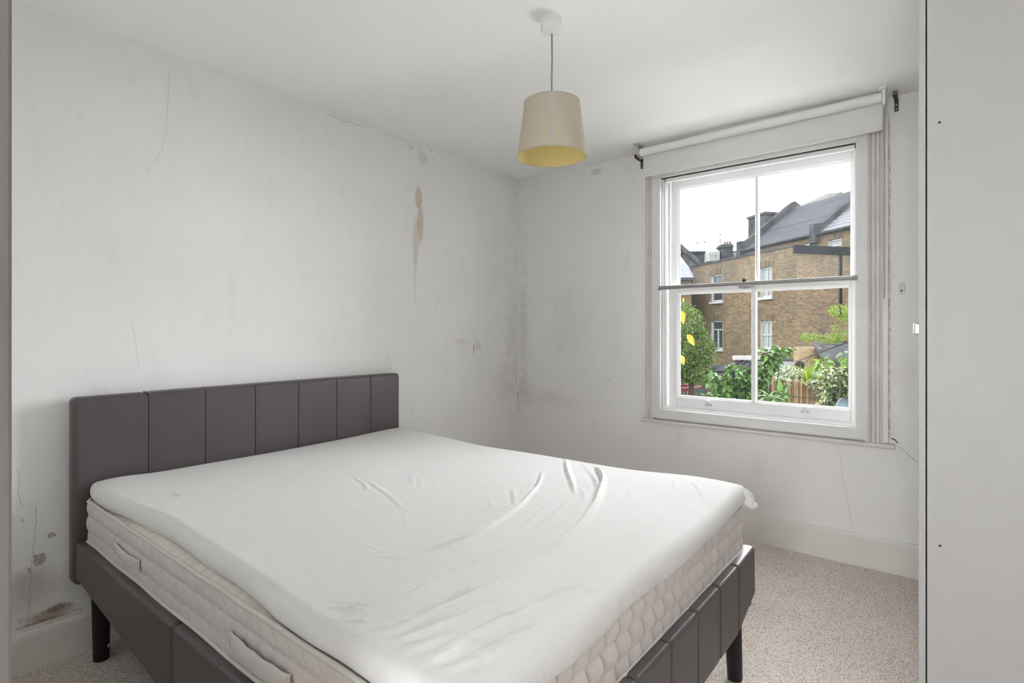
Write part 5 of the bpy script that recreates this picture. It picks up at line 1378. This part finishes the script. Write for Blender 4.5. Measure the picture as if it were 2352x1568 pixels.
# acacia branches reaching in from the right
ac = thing('acacia_tree', 'thin bare-branched tree with bright green sprays at right pane edge', 'tree', at(2010, HY, 10) * 1.0); ac.location.z = -3
m = MB()
def br(pts, r0, r1, t=10): n = len(pts); m.tube([at(x, y, t) for x, y in pts], [r0 + (r1 - r0) * i / (n - 1) for i in range(n)], 6)
q0 = at(2010, 760, 10); m.tube([(q0.x, q0.y, -3), (q0.x, q0.y, -1), at(2005, 800, 10), at(1995, 760, 10), at(1990, 680, 10)], [0.07, 0.06, 0.05, 0.035, 0.015], 8)
br([(2003, 780), (1950, 784), (1900, 803), (1865, 816), (1840, 826), (1815, 832)], 0.020, 0.004); br([(1950, 784), (1920, 785), (1890, 775), (1868, 772), (1850, 760)], 0.012, 0.003)
br([(1900, 803), (1870, 808), (1855, 800)], 0.008, 0.002); br([(1865, 816), (1850, 832), (1830, 838), (1812, 836)], 0.007, 0.002); br([(1930, 792), (1905, 790), (1885, 792), (1872, 800)], 0.008, 0.002)
br([(1995, 720), (1960, 718), (1935, 712)], 0.012, 0.003); br([(1895, 770), (1880, 755), (1868, 748)], 0.006, 0.002); br([(1990, 815), (1955, 822), (1930, 835)], 0.01, 0.003)
obj('branches', m, M_BARK, ac, True)
ab = [pxblob(1930, 712, 10, 24, 10, .15), pxblob(1945, 728, 10, 16, 8, .1), pxblob(1922, 750, 10, 8, 5, .06), pxblob(1858, 773, 10, 16, 8, .1), pxblob(1905, 776, 10, 26, 9, .15), pxblob(1930, 768, 10, 12, 8, .1), pxblob(1970, 740, 10, 20, 30, .2)]
o = obj('foliage', batch_leaves(2000, blobs_sampler(ab), 0.062, RS, 0.7, 0.6), leaf_mat('acacia_leaf', (0.075, 0.15, 0.014), (0.18, 0.26, 0.04), 0.45), ac); o['kind'] = 'stuff'
shrub('peach_bush', 'bright green drooping-leaved bush below the acacia branches', [pxblob(1893, 835, 8.4, 18, 16, .12), pxblob(1885, 850, 8.4, 12, 12, .1)], 70, 0.10, L_LAUREL2, TZ, 0.8)
shrub('peach_bush', 'bright green leaf tuft at the right pane edge above the ivy', [pxblob(1948, 820, 8.2, 18, 13, .12), pxblob(1958, 835, 8.2, 18, 12, .1)], 55, 0.10, L_LAUREL2, TZ, 0.8)
# yellow leaves of a vine close to the glass
vn = thing('yellow_vine', 'vine with yellow heart-shaped leaves hanging outside the left pane', 'climber', at(1556, 1100, 4.55) * 1.0)
vn.location = at(1556, 1000, 4.55); vn.location.z = 0.38
vb = at(1556, 1000, 4.55); m = MB(); m.tube([(vb.x, vb.y, 0.38), at(1554, 1000, 4.55), at(1557, 880, 4.55), at(1553, 780, 4.55), at(1558, 690, 4.55), at(1560, 660, 4.6)], 0.0035, 6)
for a, b in (((1556, 770), (1578, 772)), ((1557, 850), (1570, 820)), ((1556, 740), (1564, 720))): m.tube([at(*a, 4.55), at(*b, 4.52)], 0.0018, 5)
obj('stem', m, M_BARK, vn, True)
L_YEL = leaf_mat('yellow_vine_leaf', (0.175, 0.130, 0.003), (0.23, 0.18, 0.008), 0.35)
yme = leafme.copy(); yme.materials.clear(); yme.materials.append(L_YEL)
for (px, py, dx, dy, L, tw) in ((1562, 712, 12, 32, 0.125, 0.5), (1577, 768, 22, 26, 0.12, 0.35), (1556, 748, 6, 40, 0.12, 1.0), (1564, 815, 10, 22, 0.09, 0.5), (1562, 829, 14, 8, 0.05, 0.4), (1568, 684, 3, 8, 0.04, 0.3), (1557, 800, 6, 26, 0.08, 1.2)):
    p = at(px, py, 4.5); d = (Rv * dx - Vector((0, 0, dy))).normalized(); nrm_ = (-Fv + Rv * tw + Vector((0, 0, 0.4))).normalized()
    R_ = frame_of(np.array(d), np.array(nrm_)); o = bpy.data.objects.new('leaf', yme); COL.objects.link(o); o.parent = vn
    pb_ = p - origin_of(vn); o.matrix_local = Matrix([[R_[i][0] * L * 1.2, R_[i][1] * L, R_[i][2] * L, pb_[i]] for i in range(3)] + [[0, 0, 0, 1]])
# pale blue scoop-shaped shell on the terrace
m = MB(); c = at(1941, 938, 6.3); n_ = 16; k_ = 10; vs = []
for j in range(k_ + 1):
    a = math.pi / 2 * j / k_
    for i in range(n_ + 1):
        b = math.pi * i / n_
        vs.append(c + Rv * (0.105 * math.cos(b) * math.cos(a)) + Vector((0, 0, 0.13 * math.sin(b) * math.cos(a))) + Fv * (0.06 * math.sin(a)))
m.add(vs, [(j * (n_ + 1) + i, j * (n_ + 1) + i + 1, (j + 1) * (n_ + 1) + i + 1, (j + 1) * (n_ + 1) + i) for j in range(k_) for i in range(n_)])
foot_ = c.z; m.tube([c + Fv * 0.02, Vector((c.x, c.y, TZ)) + Fv * 0.02], 0.02, 8)
bs = obj('plastic_shell', m, mat('pale_blue_plastic', (0.115, 0.15, 0.175), 0.4), None, True, loc=(c.x, c.y, TZ), angle=50)
tag(bs, 'pale blue plastic dome at the bottom right corner of the pane', 'plastic shell')
